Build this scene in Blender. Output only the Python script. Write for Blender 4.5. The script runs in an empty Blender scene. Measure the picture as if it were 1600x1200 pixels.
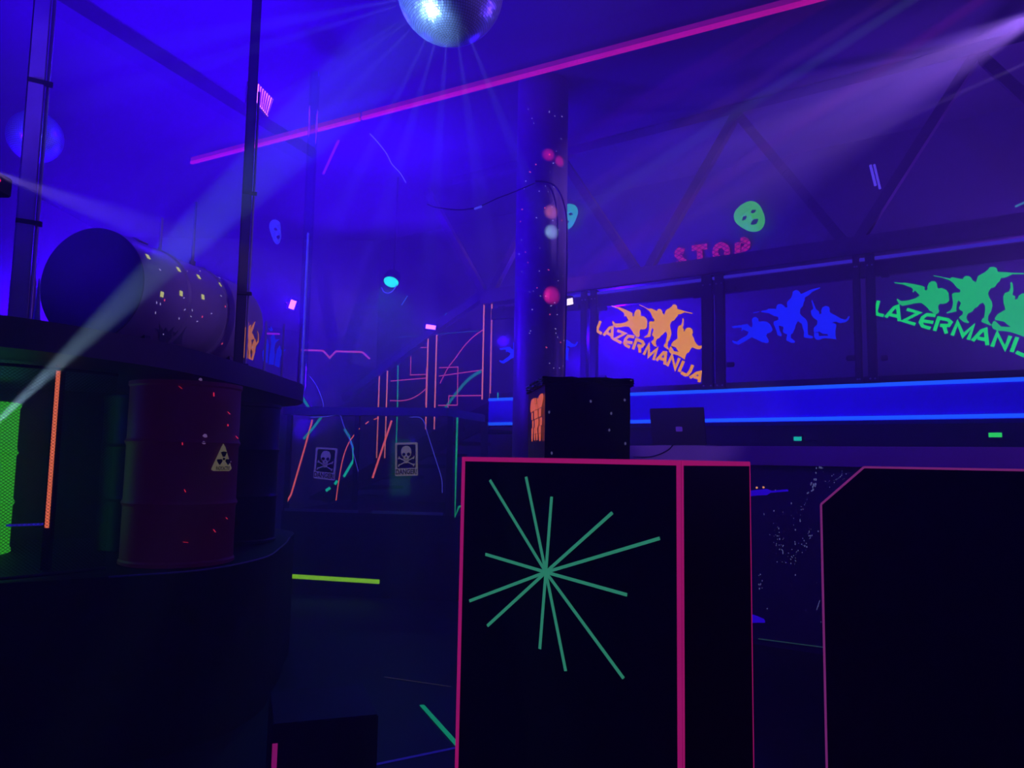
import bpy, bmesh, math, random
import numpy as np
from mathutils import Vector, Matrix
from mathutils.geometry import tessellate_polygon

random.seed(7)
V = Vector
SC = bpy.context.scene
COL = SC.collection

# ------------------------------------------------------------------ camera
FPX = 1200.0
PITCH = math.radians(5.57)
ROLL = 0.017
EYE = V((0, 0, 1.5))
cp, sp, ca, sa = math.cos(PITCH), math.sin(PITCH), math.cos(ROLL), math.sin(ROLL)
FWD = V((0, cp, sp))
UP0 = V((0, -sp, cp))
RGT = V((1, 0, 0)) * ca + UP0 * sa
UPV = V((1, 0, 0)) * -sa + UP0 * ca

def ray(px, py):
    return FWD + RGT * ((px - 800) / FPX) - UPV * ((py - 600) / FPX)
def at(px, py, Y):
    d = ray(px, py)
    return EYE + d * (Y / d.y)
def atz(px, py, z):
    d = ray(px, py)
    return EYE + d * ((z - EYE.z) / d.z)
def atpl(px, py, p0, n):
    d = ray(px, py)
    return EYE + d * ((p0 - EYE).dot(n) / d.dot(n))

cam = bpy.data.cameras.new('camera')
cam.sensor_width = 36
cam.lens = 36 * FPX / 1600
cam.clip_start = 0.05
co = bpy.data.objects.new('camera', cam)
COL.objects.link(co)
M = Matrix.Identity(4)
for i in range(3):
    M[i][0], M[i][1], M[i][2], M[i][3] = RGT[i], UPV[i], -FWD[i], EYE[i]
co.matrix_world = M
SC.camera = co

# ------------------------------------------------------------------ room frame
A0 = V((1.3, 8.4, 0))                 # a point of the gallery front
RV = V((.813, -.582, 0)).normalized() # along the gallery, towards the right
VV = V((.582, .813, 0)).normalized()  # into the gallery
Z = V((0, 0, 1))
def G(s, d, z):
    return A0 + RV * s + VV * d + Z * z
def atG(px, py, d=0.0):
    return atpl(px, py, A0 + VV * d, VV)
def sG(px, d=0.0):
    return (atG(px, 600, d) - A0).dot(RV)

# ------------------------------------------------------------------ materials
def lin(c):
    return tuple((x / 255 / 12.92) if x / 255 <= .04045 else ((x / 255 + .055) / 1.055) ** 2.4 for x in c)
MATS = {}
def mat(name, base, rough=.5, metal=0., emit=None, es=1.0, var=.25, scale=9., bump=0., spec=.5):
    if name in MATS:
        return MATS[name]
    m = bpy.data.materials.new(name)
    m.use_nodes = True
    nt = m.node_tree
    b = nt.nodes['Principled BSDF']
    tc = nt.nodes.new('ShaderNodeTexCoord')
    no = nt.nodes.new('ShaderNodeTexNoise')
    no.inputs['Scale'].default_value = scale
    no.inputs['Detail'].default_value = 4
    nt.links.new(tc.outputs['Object'], no.inputs['Vector'])
    mr = nt.nodes.new('ShaderNodeMapRange')
    mr.inputs[3].default_value = 1 - var
    mr.inputs[4].default_value = 1 + var
    nt.links.new(no.outputs['Fac'], mr.inputs[0])
    mx = nt.nodes.new('ShaderNodeVectorMath'); mx.operation = 'SCALE'
    mx.inputs[0].default_value = base[:3]
    nt.links.new(mr.outputs[0], mx.inputs['Scale'])
    nt.links.new(mx.outputs[0], b.inputs['Base Color'])
    b.inputs['Roughness'].default_value = rough
    b.inputs['Metallic'].default_value = metal
    b.inputs['Specular IOR Level'].default_value = spec
    if emit:
        me = nt.nodes.new('ShaderNodeVectorMath'); me.operation = 'SCALE'
        me.inputs[0].default_value = emit
        nt.links.new(mr.outputs[0], me.inputs['Scale'])
        nt.links.new(me.outputs[0], b.inputs['Emission Color'])
        b.inputs['Emission Strength'].default_value = es
        m.cycles.emission_sampling = 'NONE'
    if bump:
        bp = nt.nodes.new('ShaderNodeBump')
        bp.inputs['Strength'].default_value = bump
        bp.inputs['Distance'].default_value = .02
        nt.links.new(no.outputs['Fac'], bp.inputs['Height'])
        nt.links.new(bp.outputs[0], b.inputs['Normal'])
    MATS[name] = m
    return m
def fluo(name, rgb, k=1.0, var=.14, scale=14.):
    """fluorescent paint or tape: it gives off its own colour under the ultraviolet lamps"""
    c = lin(rgb)
    return mat(name, tuple(min(.8, .5 * x + .02) for x in c), .6, 0, c, k, var, scale, spec=.15)
def clear(name, tint, refl=.06, rough=.08):
    if name in MATS:
        return MATS[name]
    m = bpy.data.materials.new(name); m.use_nodes = True
    nt = m.node_tree; nt.nodes.clear()
    out = nt.nodes.new('ShaderNodeOutputMaterial')
    t = nt.nodes.new('ShaderNodeBsdfTransparent'); t.inputs[0].default_value = (*tint, 1)
    g = nt.nodes.new('ShaderNodeBsdfGlossy'); g.inputs['Roughness'].default_value = rough
    fr = nt.nodes.new('ShaderNodeFresnel'); fr.inputs[0].default_value = 1.45
    sc = nt.nodes.new('ShaderNodeMath'); sc.operation = 'MULTIPLY_ADD'
    sc.inputs[1].default_value = .3; sc.inputs[2].default_value = refl
    no = nt.nodes.new('ShaderNodeTexNoise'); no.inputs['Scale'].default_value = 3
    mr = nt.nodes.new('ShaderNodeMapRange'); mr.inputs[3].default_value = rough * .6; mr.inputs[4].default_value = rough * 1.6
    nt.links.new(no.outputs['Fac'], mr.inputs[0]); nt.links.new(mr.outputs[0], g.inputs['Roughness'])
    mx = nt.nodes.new('ShaderNodeMixShader')
    nt.links.new(fr.outputs[0], sc.inputs[0]); nt.links.new(sc.outputs[0], mx.inputs[0])
    nt.links.new(t.outputs[0], mx.inputs[1]); nt.links.new(g.outputs[0], mx.inputs[2])
    nt.links.new(mx.outputs[0], out.inputs[0])
    MATS[name] = m
    return m

BLACK = mat('black_paint', (.012, .012, .014), .65, var=.4, scale=6, bump=.05, spec=.25)
BLACKFILM = mat('black_film', (.012, .012, .016), .32, var=.4, scale=7, bump=.25)
DARKWOOD = mat('dark_board', (.02, .018, .024), .6, var=.4, scale=5, spec=.3)
DARKMETAL = mat('dark_metal', (.05, .05, .06), .35, .6, var=.2)
VIOLETMETAL = mat('painted_steel', (.09, .05, .11), .45, .2, var=.2)
STEEL = mat('pale_steel', (.5, .5, .55), .3, .7, var=.15)
WALLP = mat('wall_paint', (.13, .12, .16), .8, var=.18, scale=1.6, bump=.05, spec=.2)
WALLG = mat('gallery_wall_paint', (.12, .09, .15), .8, var=.25, scale=1.4, bump=.05, spec=.2)
CEILP = mat('ceiling_paint', (.11, .10, .14), .85, var=.16, scale=1.2, spec=.2)
FLOORM = mat('floor_rubber', (.008, .008, .012), .55, var=.4, scale=12, spec=.2)
BLUEPAINT = mat('blue_band_paint', (.12, .03, .85), .6, var=.1, scale=4)
CLEAR = clear('clear_acrylic', (.93, .93, .97), .05, .06)
CLEARP = clear('gallery_acrylic', (.90, .88, .96), .01, .16)

# ------------------------------------------------------------------ mesh helpers
ORG = {}
def B():
    return bmesh.new()
def link(o):
    COL.objects.link(o)
    return o
def obj(name, bm, m, parent=None, smooth=False, org=None):
    """links bm as one mesh object; bm is in world coordinates"""
    o0 = ORG[parent.name] if parent else (V(org) if org is not None else V((0, 0, 0)))
    bmesh.ops.recalc_face_normals(bm, faces=bm.faces[:])
    for v in bm.verts:
        v.co -= o0
    me = bpy.data.meshes.new(name)
    bm.to_mesh(me); bm.free()
    if smooth:
        for p in me.polygons:
            p.use_smooth = True
        if hasattr(me, 'set_sharp_from_angle'):
            me.set_sharp_from_angle(angle=math.radians(35))
    me.materials.append(m)
    o = link(bpy.data.objects.new(name, me))
    if parent:
        o.parent = parent
    else:
        o.location = o0
    ORG[o.name] = o0
    return o
def tag(o, label, cat, group=None, kind=None):
    o['label'] = label; o['category'] = cat
    if group: o['group'] = group
    if kind: o['kind'] = kind
    return o
def thing(name, label, cat, loc, group=None):
    o = bpy.data.objects.new(name, None)
    o.empty_display_size = .1
    link(o); o.location = loc
    ORG[o.name] = V(loc)
    return tag(o, label, cat, group)
def struct(name, bm, m, label=None, cat=None):
    o = obj(name, bm, m)
    o['kind'] = 'structure'
    if label: o['label'] = label
    if cat: o['category'] = cat
    return o

def pbox(bm, o, ex, ey, ez):
    o = V(o); ex, ey, ez = V(ex), V(ey), V(ez)
    vs = [bm.verts.new(o + ex * i + ey * j + ez * k) for k in (0, 1) for j in (0, 1) for i in (0, 1)]
    for f in ((0, 1, 3, 2), (4, 5, 7, 6), (0, 1, 5, 4), (2, 3, 7, 6), (0, 2, 6, 4), (1, 3, 7, 5)):
        bm.faces.new([vs[i] for i in f])
    return vs
def gbox(bm, s0, s1, d0, d1, z0, z1):
    return pbox(bm, G(s0, d0, z0), RV * (s1 - s0), VV * (d1 - d0), Z * (z1 - z0))
def bevel(bm, w=.006, seg=2):
    bmesh.ops.bevel(bm, geom=bm.edges[:], offset=w, segments=seg, affect='EDGES', clamp_overlap=True)
def frame2(n):
    n = V(n).normalized()
    a = n.cross(Z)
    if a.length < .05: a = n.cross(V((1, 0, 0)))
    a.normalize()
    return a, n.cross(a).normalized()
def tube(bm, pts, r, n=8, rad=None, cap=True):
    pts = [V(p) for p in pts]
    rings = []
    for i, p in enumerate(pts):
        t = (pts[min(i + 1, len(pts) - 1)] - pts[max(i - 1, 0)])
        a, b = frame2(t)
        rr = rad[i] if rad else r
        rings.append([bm.verts.new(p + a * (rr * math.cos(2 * math.pi * k / n)) + b * (rr * math.sin(2 * math.pi * k / n))) for k in range(n)])
    for q, w in zip(rings, rings[1:]):
        for k in range(n):
            bm.faces.new((q[k], q[(k + 1) % n], w[(k + 1) % n], w[k]))
    if cap:
        bm.faces.new(rings[0]); bm.faces.new(rings[-1])
def lathe(bm, base, axis, prof, n=32):
    """prof: list of (radius, height along axis)"""
    axis = V(axis).normalized()
    a, b = frame2(axis)
    rings = []
    for r, h in prof:
        c = V(base) + axis * h
        if r < 1e-5:
            rings.append([bm.verts.new(c)])
        else:
            rings.append([bm.verts.new(c + a * (r * math.cos(2 * math.pi * k / n)) + b * (r * math.sin(2 * math.pi * k / n))) for k in range(n)])
    for q, w in zip(rings, rings[1:]):
        for k in range(n):
            k2 = (k + 1) % n
            if len(q) == 1 and len(w) == 1: continue
            if len(q) == 1: bm.faces.new((q[0], w[k2], w[k]))
            elif len(w) == 1: bm.faces.new((q[k], q[k2], w[0]))
            else: bm.faces.new((q[k], q[k2], w[k2], w[k]))
    if len(rings[0]) > 1: bm.faces.new(rings[0])
    if len(rings[-1]) > 1: bm.faces.new(rings[-1])
def prism(bm, pts, vec):
    """a flat outline pts (3D) thickened along vec"""
    pts = [V(p) for p in pts]
    vec = V(vec)
    lo = [bm.verts.new(p) for p in pts]
    hi = [bm.verts.new(p + vec) for p in pts]
    for tri in tessellate_polygon([pts]):
        for vs, rev in ((lo, False), (hi, True)):
            f = [vs[i] for i in tri]
            if rev: f.reverse()
            try: bm.faces.new(f)
            except ValueError: pass
    n = len(pts)
    for i in range(n):
        bm.faces.new((lo[i], lo[(i + 1) % n], hi[(i + 1) % n], hi[i]))
def strip(bm, pts, nrm, w, th=.003):
    """tape of width w along the polyline pts lying in the plane of normal nrm"""
    pts = [V(p) for p in pts]
    nrm = V(nrm).normalized()
    L, R = [], []
    for i, p in enumerate(pts):
        ds = []
        if i > 0: ds.append((p - pts[i - 1]).normalized())
        if i < len(pts) - 1: ds.append((pts[i + 1] - p).normalized())
        t = sum(ds, V((0, 0, 0))).normalized()
        sd = nrm.cross(t).normalized()
        k = 1.0
        if len(ds) == 2:
            k = 1 / max(.5, nrm.cross(ds[0]).normalized().dot(sd))
        L.append(p + sd * (w * .5 * k)); R.append(p - sd * (w * .5 * k))
    off = nrm * th
    a = [bm.verts.new(p) for p in L]; b = [bm.verts.new(p) for p in R]
    c = [bm.verts.new(p + off) for p in L]; d = [bm.verts.new(p + off) for p in R]
    for i in range(len(pts) - 1):
        bm.faces.new((a[i], a[i + 1], b[i + 1], b[i])); bm.faces.new((c[i], c[i + 1], d[i + 1], d[i]))
        bm.faces.new((a[i], a[i + 1], c[i + 1], c[i])); bm.faces.new((b[i], b[i + 1], d[i + 1], d[i]))
    bm.faces.new((a[0], b[0], d[0], c[0])); bm.faces.new((a[-1], b[-1], d[-1], c[-1]))
def smoothline(pts, k=6):
    """Catmull-Rom through pts (tuples or vectors)"""
    P = [np.array(p, float) for p in pts]
    P = [2 * P[0] - P[1]] + P + [2 * P[-1] - P[-2]]
    out = []
    for i in range(1, len(P) - 2):
        for j in range(k):
            t = j / k
            out.append(tuple(.5 * ((2 * P[i]) + (-P[i - 1] + P[i + 1]) * t + (2 * P[i - 1] - 5 * P[i] + 4 * P[i + 1] - P[i + 2]) * t * t + (-P[i - 1] + 3 * P[i] - 3 * P[i + 1] + P[i + 2]) * t ** 3)))
    out.append(tuple(P[-2]))
    return out
def disc_pts(c, a, b, r, n=14, ry=None):
    return [c + a * (r * math.cos(2 * math.pi * k / n)) + b * ((ry or r) * math.sin(2 * math.pi * k / n)) for k in range(n)]
def copy_tree(o, parent=None):
    c = o.copy(); COL.objects.link(c); c.parent = parent
    ORG[c.name] = ORG.get(o.name, V((0, 0, 0)))
    for ch in list(o.children):
        copy_tree(ch, c)
    return c
def text_bm(s, origin, ex, ez, size, nrm, th=.002, bold=0.012):
    """built-in font lettering, centred on origin, laid out along ex with ez upwards"""
    cu = bpy.data.curves.new('lettering', 'FONT')
    cu.body = s; cu.size = 1; cu.align_x = 'CENTER'; cu.align_y = 'CENTER'; cu.offset = bold
    cu.resolution_u = 3
    to = bpy.data.objects.new('lettering', cu); COL.objects.link(to)
    dg = bpy.context.evaluated_depsgraph_get()
    me = bpy.data.meshes.new_from_object(to.evaluated_get(dg))
    bm = bmesh.new(); bm.from_mesh(me)
    bpy.data.objects.remove(to); bpy.data.curves.remove(cu); bpy.data.meshes.remove(me)
    bmesh.ops.triangulate(bm, faces=bm.faces[:])
    ret = bmesh.ops.extrude_face_region(bm, geom=bm.faces[:])
    for e in ret['geom']:
        if isinstance(e, bmesh.types.BMVert): e.co.z += 1
    for v in bm.verts:
        v.co = origin + ex * (v.co.x * size[0]) + ez * (v.co.y * size[1]) + nrm * (v.co.z * th)
    return bm

# ------------------------------------------------------------------ the room
H = 5.2
bm = B(); pbox(bm, (-7, -2.5, -.1), (16, 0, 0), (0, 16.5, 0), (0, 0, .1))
struct('floor', bm, FLOORM, 'black rubber floor of the dark arena', 'floor')
bm = B(); pbox(bm, (-7, -2.5, H), (16, 0, 0), (0, 16.5, 0), (0, 0, .1))
struct('ceiling', bm, CEILP, 'blue lit ceiling over the arena', 'ceiling')
bm = B(); pbox(bm, (-7.1, -2.5, 0), (.1, 0, 0), (0, 16.5, 0), (0, 0, H))
struct('wall_left', bm, WALLP)
bm = B(); pbox(bm, (9, -2.5, 0), (.1, 0, 0), (0, 16.5, 0), (0, 0, H))
struct('wall_right', bm, WALLP)
bm = B(); pbox(bm, (-7, -2.6, 0), (16, 0, 0), (0, .1, 0), (0, 0, H))
struct('wall_rear', bm, WALLP)
YB = 12.95
bm = B(); pbox(bm, (-7, YB, 0), (8, 0, 0), (0, .12, 0), (0, 0, H))
struct('wall_back', bm, WALLP)
GD = 1.6                                        # depth of the gallery
bm = B(); gbox(bm, -5.62, 8.2, GD, GD + .12, 0, H)
struct('wall_gallery', bm, WALLG)

ZSB = 1.5 + (719.7 - 662) * .007                 # underside of the gallery floor
ZST = atG(985, 617).z                            # its top
bm = B(); gbox(bm, -1.95, 7.6, 0, GD, ZSB, ZST)
struct('trim_1', bm, BLUEPAINT, 'broad blue lit edge of the gallery floor', 'gallery floor')
bm = B(); gbox(bm, -1.95, 7.6, .75, .87, 0, ZSB)
struct('wall_undercroft', bm, BLACK)
LEDB = fluo('blue_edge_light', (25, 95, 255), 1.25, .05)
for nm, z0, z1, lb in (('trim_2', ZST - .012, ZST + .022, 'bright blue light line along the top edge of the gallery floor'),
                       ('trim_3', ZSB + .005, ZSB + .04, 'bright blue light line along the lower edge of the gallery floor')):
    bm = B(); gbox(bm, -1.94, 7.6, -.02, -.002, z0, z1)
    struct(nm, bm, LEDB, lb, 'light line')

# ceiling beams
bm = B()
p, q = atz(90, 14, 5.06), atz(455, 236, 5.06)
dv = (q - p); dv.z = 0
sd = dv.normalized().cross(Z) * .11
pbox(bm, p - sd - dv * .25, dv * 1.35, sd * 2, Z * .14)
struct('trim_4', bm, mat('beam_paint', (.06, .06, .09), .8), 'dark beam crossing the ceiling towards the back', 'ceiling beam')
PINKB = fluo('pink_beam_paint', (205, 20, 135), .85, .2, 3)
PINKD = fluo('deep_pink_beam_paint', (135, 15, 110), .75, .2, 3)
p, q = atz(300, 257, 4.98), atz(563, 189, 4.98)
p2, q2 = atz(567, 188, 4.98), atz(1310, -5, 4.98)
for nm, a, b, lb in (('trim_5', p, q, 'far length of the pink lit strip under the ceiling'), ('trim_6', p2, q2, 'long near length of the pink lit strip under the ceiling')):
    d = (b - a); d.z = 0
    sd = d.normalized().cross(Z)
    if sd.y > 0: sd = -sd
    bm = B(); pbox(bm, a - sd * .004, d, sd * .032, Z * .03)
    o = struct(nm, bm, PINKB, lb, 'light strip')
    bm = B(); pbox(bm, a + Z * .032 , d, sd * .02, Z * .05)
    obj('upper_flange', bm, PINKD, o)

# ------------------------------------------------------------------ gallery truss, posts, panels
TR = thing('truss', 'violet lattice beam above the gallery railing with slanting braces', 'truss', G(.15, 0, 0))
def zline(pxs, pys):
    return [atG(a, b, -.1).z for a, b in zip(pxs, pys)]
ZB0 = sum(zline((1000, 1400), (440, 392))) / 2
ZB1 = sum(zline((1060, 1400), (411, 357))) / 2
bm = B(); gbox(bm, -2.05, 7.6, -.1, .12, ZB0, ZB1); bevel(bm, .01)
obj('bottom_chord', bm, VIOLETMETAL, TR)
ZTC = H - .1
bm = B(); gbox(bm, -2.6, 7.6, -.05, .05, ZTC, ZTC + .1)
obj('top_chord', bm, CEILP, TR)
for k in range(-1, 4):
    s0 = .15 + 2.15 * k
    for sg in (-1, 1):
        bm = B()
        a, b = G(s0 + .06 * sg, 0, ZB1 - .02), G(s0 + 1.075 * sg, 0, ZTC + .02)
        t = (b - a).normalized(); u = VV.cross(t)
        pbox(bm, a - u * .045 - VV * .04, t * (b - a).length, u * .09, VV * .08)
        for q in range(22):                       # small plates along the brace
            c = a + t * ((b - a).length * (q + .7) / 22.6)
            pbox(bm, c - u * .03 - VV * .045, t * .012, u * .06, VV * -.004)
        obj('brace', bm, VIOLETMETAL, TR)
LEDV = fluo('violet_blue_line', (58, 42, 190), .8, .1)
bm = B(); gbox(bm, -.9, 7.6, -.03, -.012, ZB0 - .05, ZB0 - .022)
tag(obj('light_line', bm, LEDV, org=G(2, 0, 0)), 'thin violet blue line of light right under the lattice beam', 'light line')
for s in (sG(792), ):
    pass
bm = B(); gbox(bm, -1.93, 7.6, -.012, .05, ZB0 - .20, ZB0 - .06)
tag(obj('top_rail', bm, DARKMETAL, org=G(2, 0, 0)), 'dark flat rail capping the clear gallery panels', 'rail')
bm = B(); gbox(bm, -1.93, 7.6, -.012, .05, ZST + .024, ZST + .085)
tag(obj('bottom_rail', bm, DARKMETAL, org=G(2, 0, 0)), 'dark flat rail at the feet of the clear gallery panels', 'rail')

post_pairs = [(909, 919), (924, 934), (1099, 1116), (1120, 1134), (1338, 1349), (1358, 1373)]
plabels = ['narrow dark post left of the orange panel, farther of its pair', 'narrow dark post at the left side of the orange panel',
           'dark post at the right side of the orange panel', 'dark post at the left side of the middle blue panel',
           'dark post at the right side of the middle blue panel', 'dark post at the left side of the green panel']
for (a, b), lb in zip(post_pairs, plabels):
    bm = B(); s0, s1 = sG(a), sG(b)
    gbox(bm, s0, s1, -.045, .02, ZST + .02, ZB0 + .01); bevel(bm, .006)
    r = thing('railing_post', lb, 'post', G((s0 + s1) / 2, 0, ZST + .02), 'posts of the gallery railing')
    obj('upright', bm, DARKMETAL, r)
    bm = B(); gbox(bm, s0 - .02, s1 + .02, -.055, .03, ZST + .02, ZST + .035)
    obj('foot_plate', bm, DARKMETAL, r)
    for zz in (ZST + .06, ZB0 - .1):
        for ss in (s0 + .02, s1 - .02):
            bm = B(); lathe(bm, G(ss, -.044, zz), -VV, [(.009, 0), (.009, .004), (.005, .008), (0, .008)], 8)
            obj('bolt', bm, STEEL, r)

# --- traced artwork -------------------------------------------------
def gx(p): return (1360 + p[0] * .15, 400 + p[1] * .15)
def ox(p): return (920 + p[0] * .11875, 460 + p[1] * .11875)
def bx(p): return (1130 + p[0] * .13125, 440 + p[1] * .13125)
GL = [(248,272),(335,283),(345,276),(450,292),(545,312),(568,325),(562,345),(580,362),(595,345),(592,320),(612,280),(640,262),(675,264),(692,285),(698,325),(708,340),(740,332),(790,352),(815,385),(820,465),(795,490),(755,500),(725,497),(708,515),(706,548),(717,565),(712,590),(690,605),(655,597),(640,578),(618,572),(600,545),(560,510),(530,488),(470,492),(400,508),(335,520),(300,500),(275,460),(278,443),(292,450),(320,470),(400,462),(470,440),(515,412),(490,385),(465,360),(447,377),(435,372),(448,355),(430,330),(340,297),(250,282)]
GC = [(658,202),(740,216),(752,222),(830,235),(850,220),(900,230),(950,240),(962,245),(968,228),(990,208),(1025,208),(1050,225),(1065,255),(1100,275),(1110,245),(1120,210),(1190,170),(1228,140),(1240,118),(1280,112),(1315,125),(1328,165),(1400,168),(1480,175),(1600,178),(1650,182),(1640,190),(1480,190),(1440,210),(1395,228),(1360,230),(1345,265),(1320,285),(1300,320),(1275,332),(1255,335),(1235,365),(1225,390),(1240,435),(1265,475),(1272,520),(1255,580),(1228,620),(1225,670),(1250,705),(1265,718),(1250,725),(1200,705),(1155,685),(1165,655),(1185,640),(1195,560),(1195,520),(1172,485),(1140,500),(1110,535),(1085,545),(1060,580),(1015,600),(1000,640),(1010,670),(1030,690),(1015,700),(975,690),(925,650),(925,635),(960,610),(965,580),(930,560),(920,545),(945,490),(915,460),(900,500),(895,560),(900,575),(865,585),(800,598),(790,590),(830,570),(850,545),(862,490),(848,400),(870,382),(930,380),(940,355),(900,330),(870,290),(850,270),(820,252),(745,225),(660,210)]
OR = [(1243,310),(1250,330),(1246,400),(1235,440),(1252,460),(1245,490),(1262,488),(1275,455),(1300,437),(1330,437),(1358,455),(1370,490),(1368,515),(1355,525),(1380,570),(1395,620),(1420,655),(1450,680),(1495,668),(1502,690),(1460,725),(1420,720),(1360,695),(1340,720),(1315,765),(1290,775),(1270,820),(1262,858),(1230,835),(1180,805),(1130,790),(1090,785),(1060,760),(1055,725),(1070,690),(1085,685),(1120,745),(1185,757),(1145,698),(1087,676),(1085,660),(1110,620),(1170,580),(1165,510),(1170,450),(1185,415),(1215,405),(1230,370),(1235,320)]
BL = [(100,535),(200,520),(290,505),(310,530),(345,548),(350,500),(342,455),(360,428),(390,422),(415,440),(420,470),(435,480),(470,470),(520,478),(560,510),(580,550),(588,575),(570,600),(520,620),(512,650),(540,695),(540,722),(515,732),(480,722),(460,720),(400,690),(340,662),(260,710),(180,752),(130,735),(108,715),(110,703),(165,715),(230,670),(285,640),(305,600),(250,575),(235,572),(225,590),(215,582),(225,560),(215,545),(120,553)]
BC = [(1152,70),(1155,78),(1060,120),(1020,160),(968,190),(972,225),(955,250),(950,290),(918,320),(912,375),(930,405),(972,435),(995,465),(1005,500),(1005,580),(1010,635),(1065,650),(1070,670),(1040,675),(962,665),(960,640),(965,600),(945,540),(940,505),(890,470),(860,520),(855,560),(835,590),(830,615),(805,625),(805,670),(855,710),(850,728),(810,728),(752,700),(755,670),(765,630),(720,610),(712,590),(720,540),(660,520),(670,580),(697,630),(690,652),(645,635),(640,600),(600,500),(605,475),(660,455),(655,420),(610,410),(540,375),(455,362),(455,350),(525,340),(535,325),(615,325),(632,330),(632,300),(650,272),(690,265),(720,285),(740,310),(768,310),(760,260),(765,240),(805,200),(825,160),(830,120),(860,102),(890,105),(915,130),(920,150),(950,140),(1040,98)]
BT = [(360,368),(428,355),(430,362),(362,376)]
BR = [(1050,222),(1060,220),(1105,330),(1140,355),(1145,390),(1172,380),(1168,340),(1185,305),(1220,290),(1255,300),(1272,325),(1262,345),(1275,370),(1350,410),(1400,440),(1455,455),(1480,435),(1492,412),(1508,415),(1490,455),(1460,480),(1390,495),(1340,475),(1290,490),(1345,505),(1345,540),(1335,580),(1335,650),(1350,690),(1310,680),(1200,672),(1150,690),(1110,692),(1082,660),(1083,605),(1135,610),(1138,650),(1250,645),(1245,625),(1180,620),(1140,590),(1135,600),(1080,600),(1080,550),(1120,510),(1125,465),(1075,430),(1050,395),(1045,345),(1065,335),(1075,320)]
LETG = [[(85,465),(58,575),(70,605),(138,622)],
        [(158,640),(248,538),(285,524),(302,678)], [(205,610),(295,632)],
        [(380,555),(508,592),(345,675),(468,712)],
        [(678,622),(590,610),(545,640),(522,690),(545,730),(625,755)], [(535,675),(655,692)],
        [(668,780),(712,645),(810,665),(838,690),(815,725),(725,722)], [(765,725),(792,808)],
        [(852,828),(908,692),(965,830),(1072,728),(1020,872)],
        [(1062,885),(1160,778),(1200,765),(1218,930)], [(1120,855),(1212,874)],
        [(1268,945),(1322,805),(1402,965),(1458,832)],
        [(1470,1000),(1530,845)]]
LETG += [[(1700,900),(1660,1000),(1630,1040),(1600,1038),(1518,1000)], [(1680,1075),(1800,1000),(1850,990),(1850,1130)], [(1750,1050),(1850,1065)]]
LETO = [[(155,350),(112,460),(125,490),(172,518)],
        [(195,540),(275,440),(312,432),(305,580)], [(240,510),(300,538)],
        [(375,475),(478,515),(335,590),(428,638)],
        [(600,560),(520,548),(484,590),(470,640),(490,670),(540,696)], [(480,620),(575,640)],
        [(582,725),(628,592),(705,622),(722,655),(700,682),(640,672)], [(668,682),(672,768)],
        [(722,795),(790,664),(790,812),(898,718),(850,865)],
        [(890,870),(985,765),(1012,768),(1000,925)], [(940,842),(1005,862)],
        [(1030,942),(1095,805),(1137,978),(1192,838)],
        [(1187,1020),(1248,875)],
        [(1368,928),(1335,1010),(1300,1056),(1268,1060),(1215,1027)],
        [(1330,1098),(1425,1035),(1466,1026),(1452,1155)], [(1385,1085),(1460,1104)]]
def homog(src, dst):
    A = []
    for (x, y), (u, v) in zip(src, dst):
        A.append([x, y, 1, 0, 0, 0, -u * x, -u * y, -u]); A.append([0, 0, 0, x, y, 1, -v * x, -v * y, -v])
    return np.linalg.svd(np.array(A))[2][-1].reshape(3, 3)
def hap(Hm, p):
    q = Hm @ np.array([p[0], p[1], 1.0])
    return (q[0] / q[2], q[1] / q[2])
pairs = [((85,462),(155,345)), ((248,272),(315,178)), ((658,205),(650,150)), ((1280,112),(1145,118)), ((1265,720),(1055,722)), ((1480,1005),(1185,1025)), ((905,680),(790,650)), ((690,605),(620,552)), ((292,520),(335,430)), ((465,715),(430,645))]
G2O = homog([gx(a) for a, b in pairs], [ox(b) for a, b in pairs])
O2G = np.linalg.inv(G2O)

DD = -.03
def decal(bm, pxs, d=DD):
    prism(bm, [atG(a, b, d) for a, b in pxs], VV * -.003)
def letters(bm, polys, w, d=DD):
    for pl in polys:
        strip(bm, [atG(a, b, d) for a, b in pl], -VV, w, .003)
def clamps(parent, corners):
    for a, b, dx in corners:
        bm = B(); p0 = atG(a, b, -.02); p1 = atG(a + dx, b, -.02)
        pbox(bm, V((p0.x, p0.y, p0.z - .025)) - VV * .02, V((p1.x - p0.x, p1.y - p0.y, 0)), VV * .045, Z * .05); bevel(bm, .008)
        obj('clamp', bm, DARKMETAL, parent)
def panel(label, x0, x1, cl):
    s0, s1 = sG(x0), sG(x1)
    t = thing('glass_balustrade', label, 'balustrade', G((s0 + s1) / 2, 0, ZST + .08), 'clear panels of the gallery railing')
    bm = B(); gbox(bm, s0 - .02, s1 + .02, -.026, -.018, ZST + .09, ZB0 - .19)
    obj('pane', bm, CLEARP, t)
    clamps(t, cl)
    return t
ORANGE = fluo('orange_film', (255, 162, 34), 1.1, .04)
BLUEF = fluo('blue_film', (14, 40, 255), 1.0, .04)
GREENF = fluo('green_film', (20, 205, 95), 1.0, .14, 3)
t = panel('clear railing panel with glowing orange soldiers and slanted orange lettering', 934, 1099, [(936, 483, 12), (1083, 463, 15), (935, 590, 12)])
bm = B()
decal(bm, [hap(G2O, gx(p)) for p in GL]); decal(bm, [hap(G2O, gx(p)) for p in GC]); decal(bm, [ox(p) for p in OR])
obj('soldier_figures', bm, ORANGE, t)['label'] = 'three groups of orange soldiers with rifles'
bm = B(); letters(bm, [[ox(p) for p in pl] for pl in LETO], .033)
obj('lettering', bm, ORANGE, t)['label'] = 'slanted orange capital letters'
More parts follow.
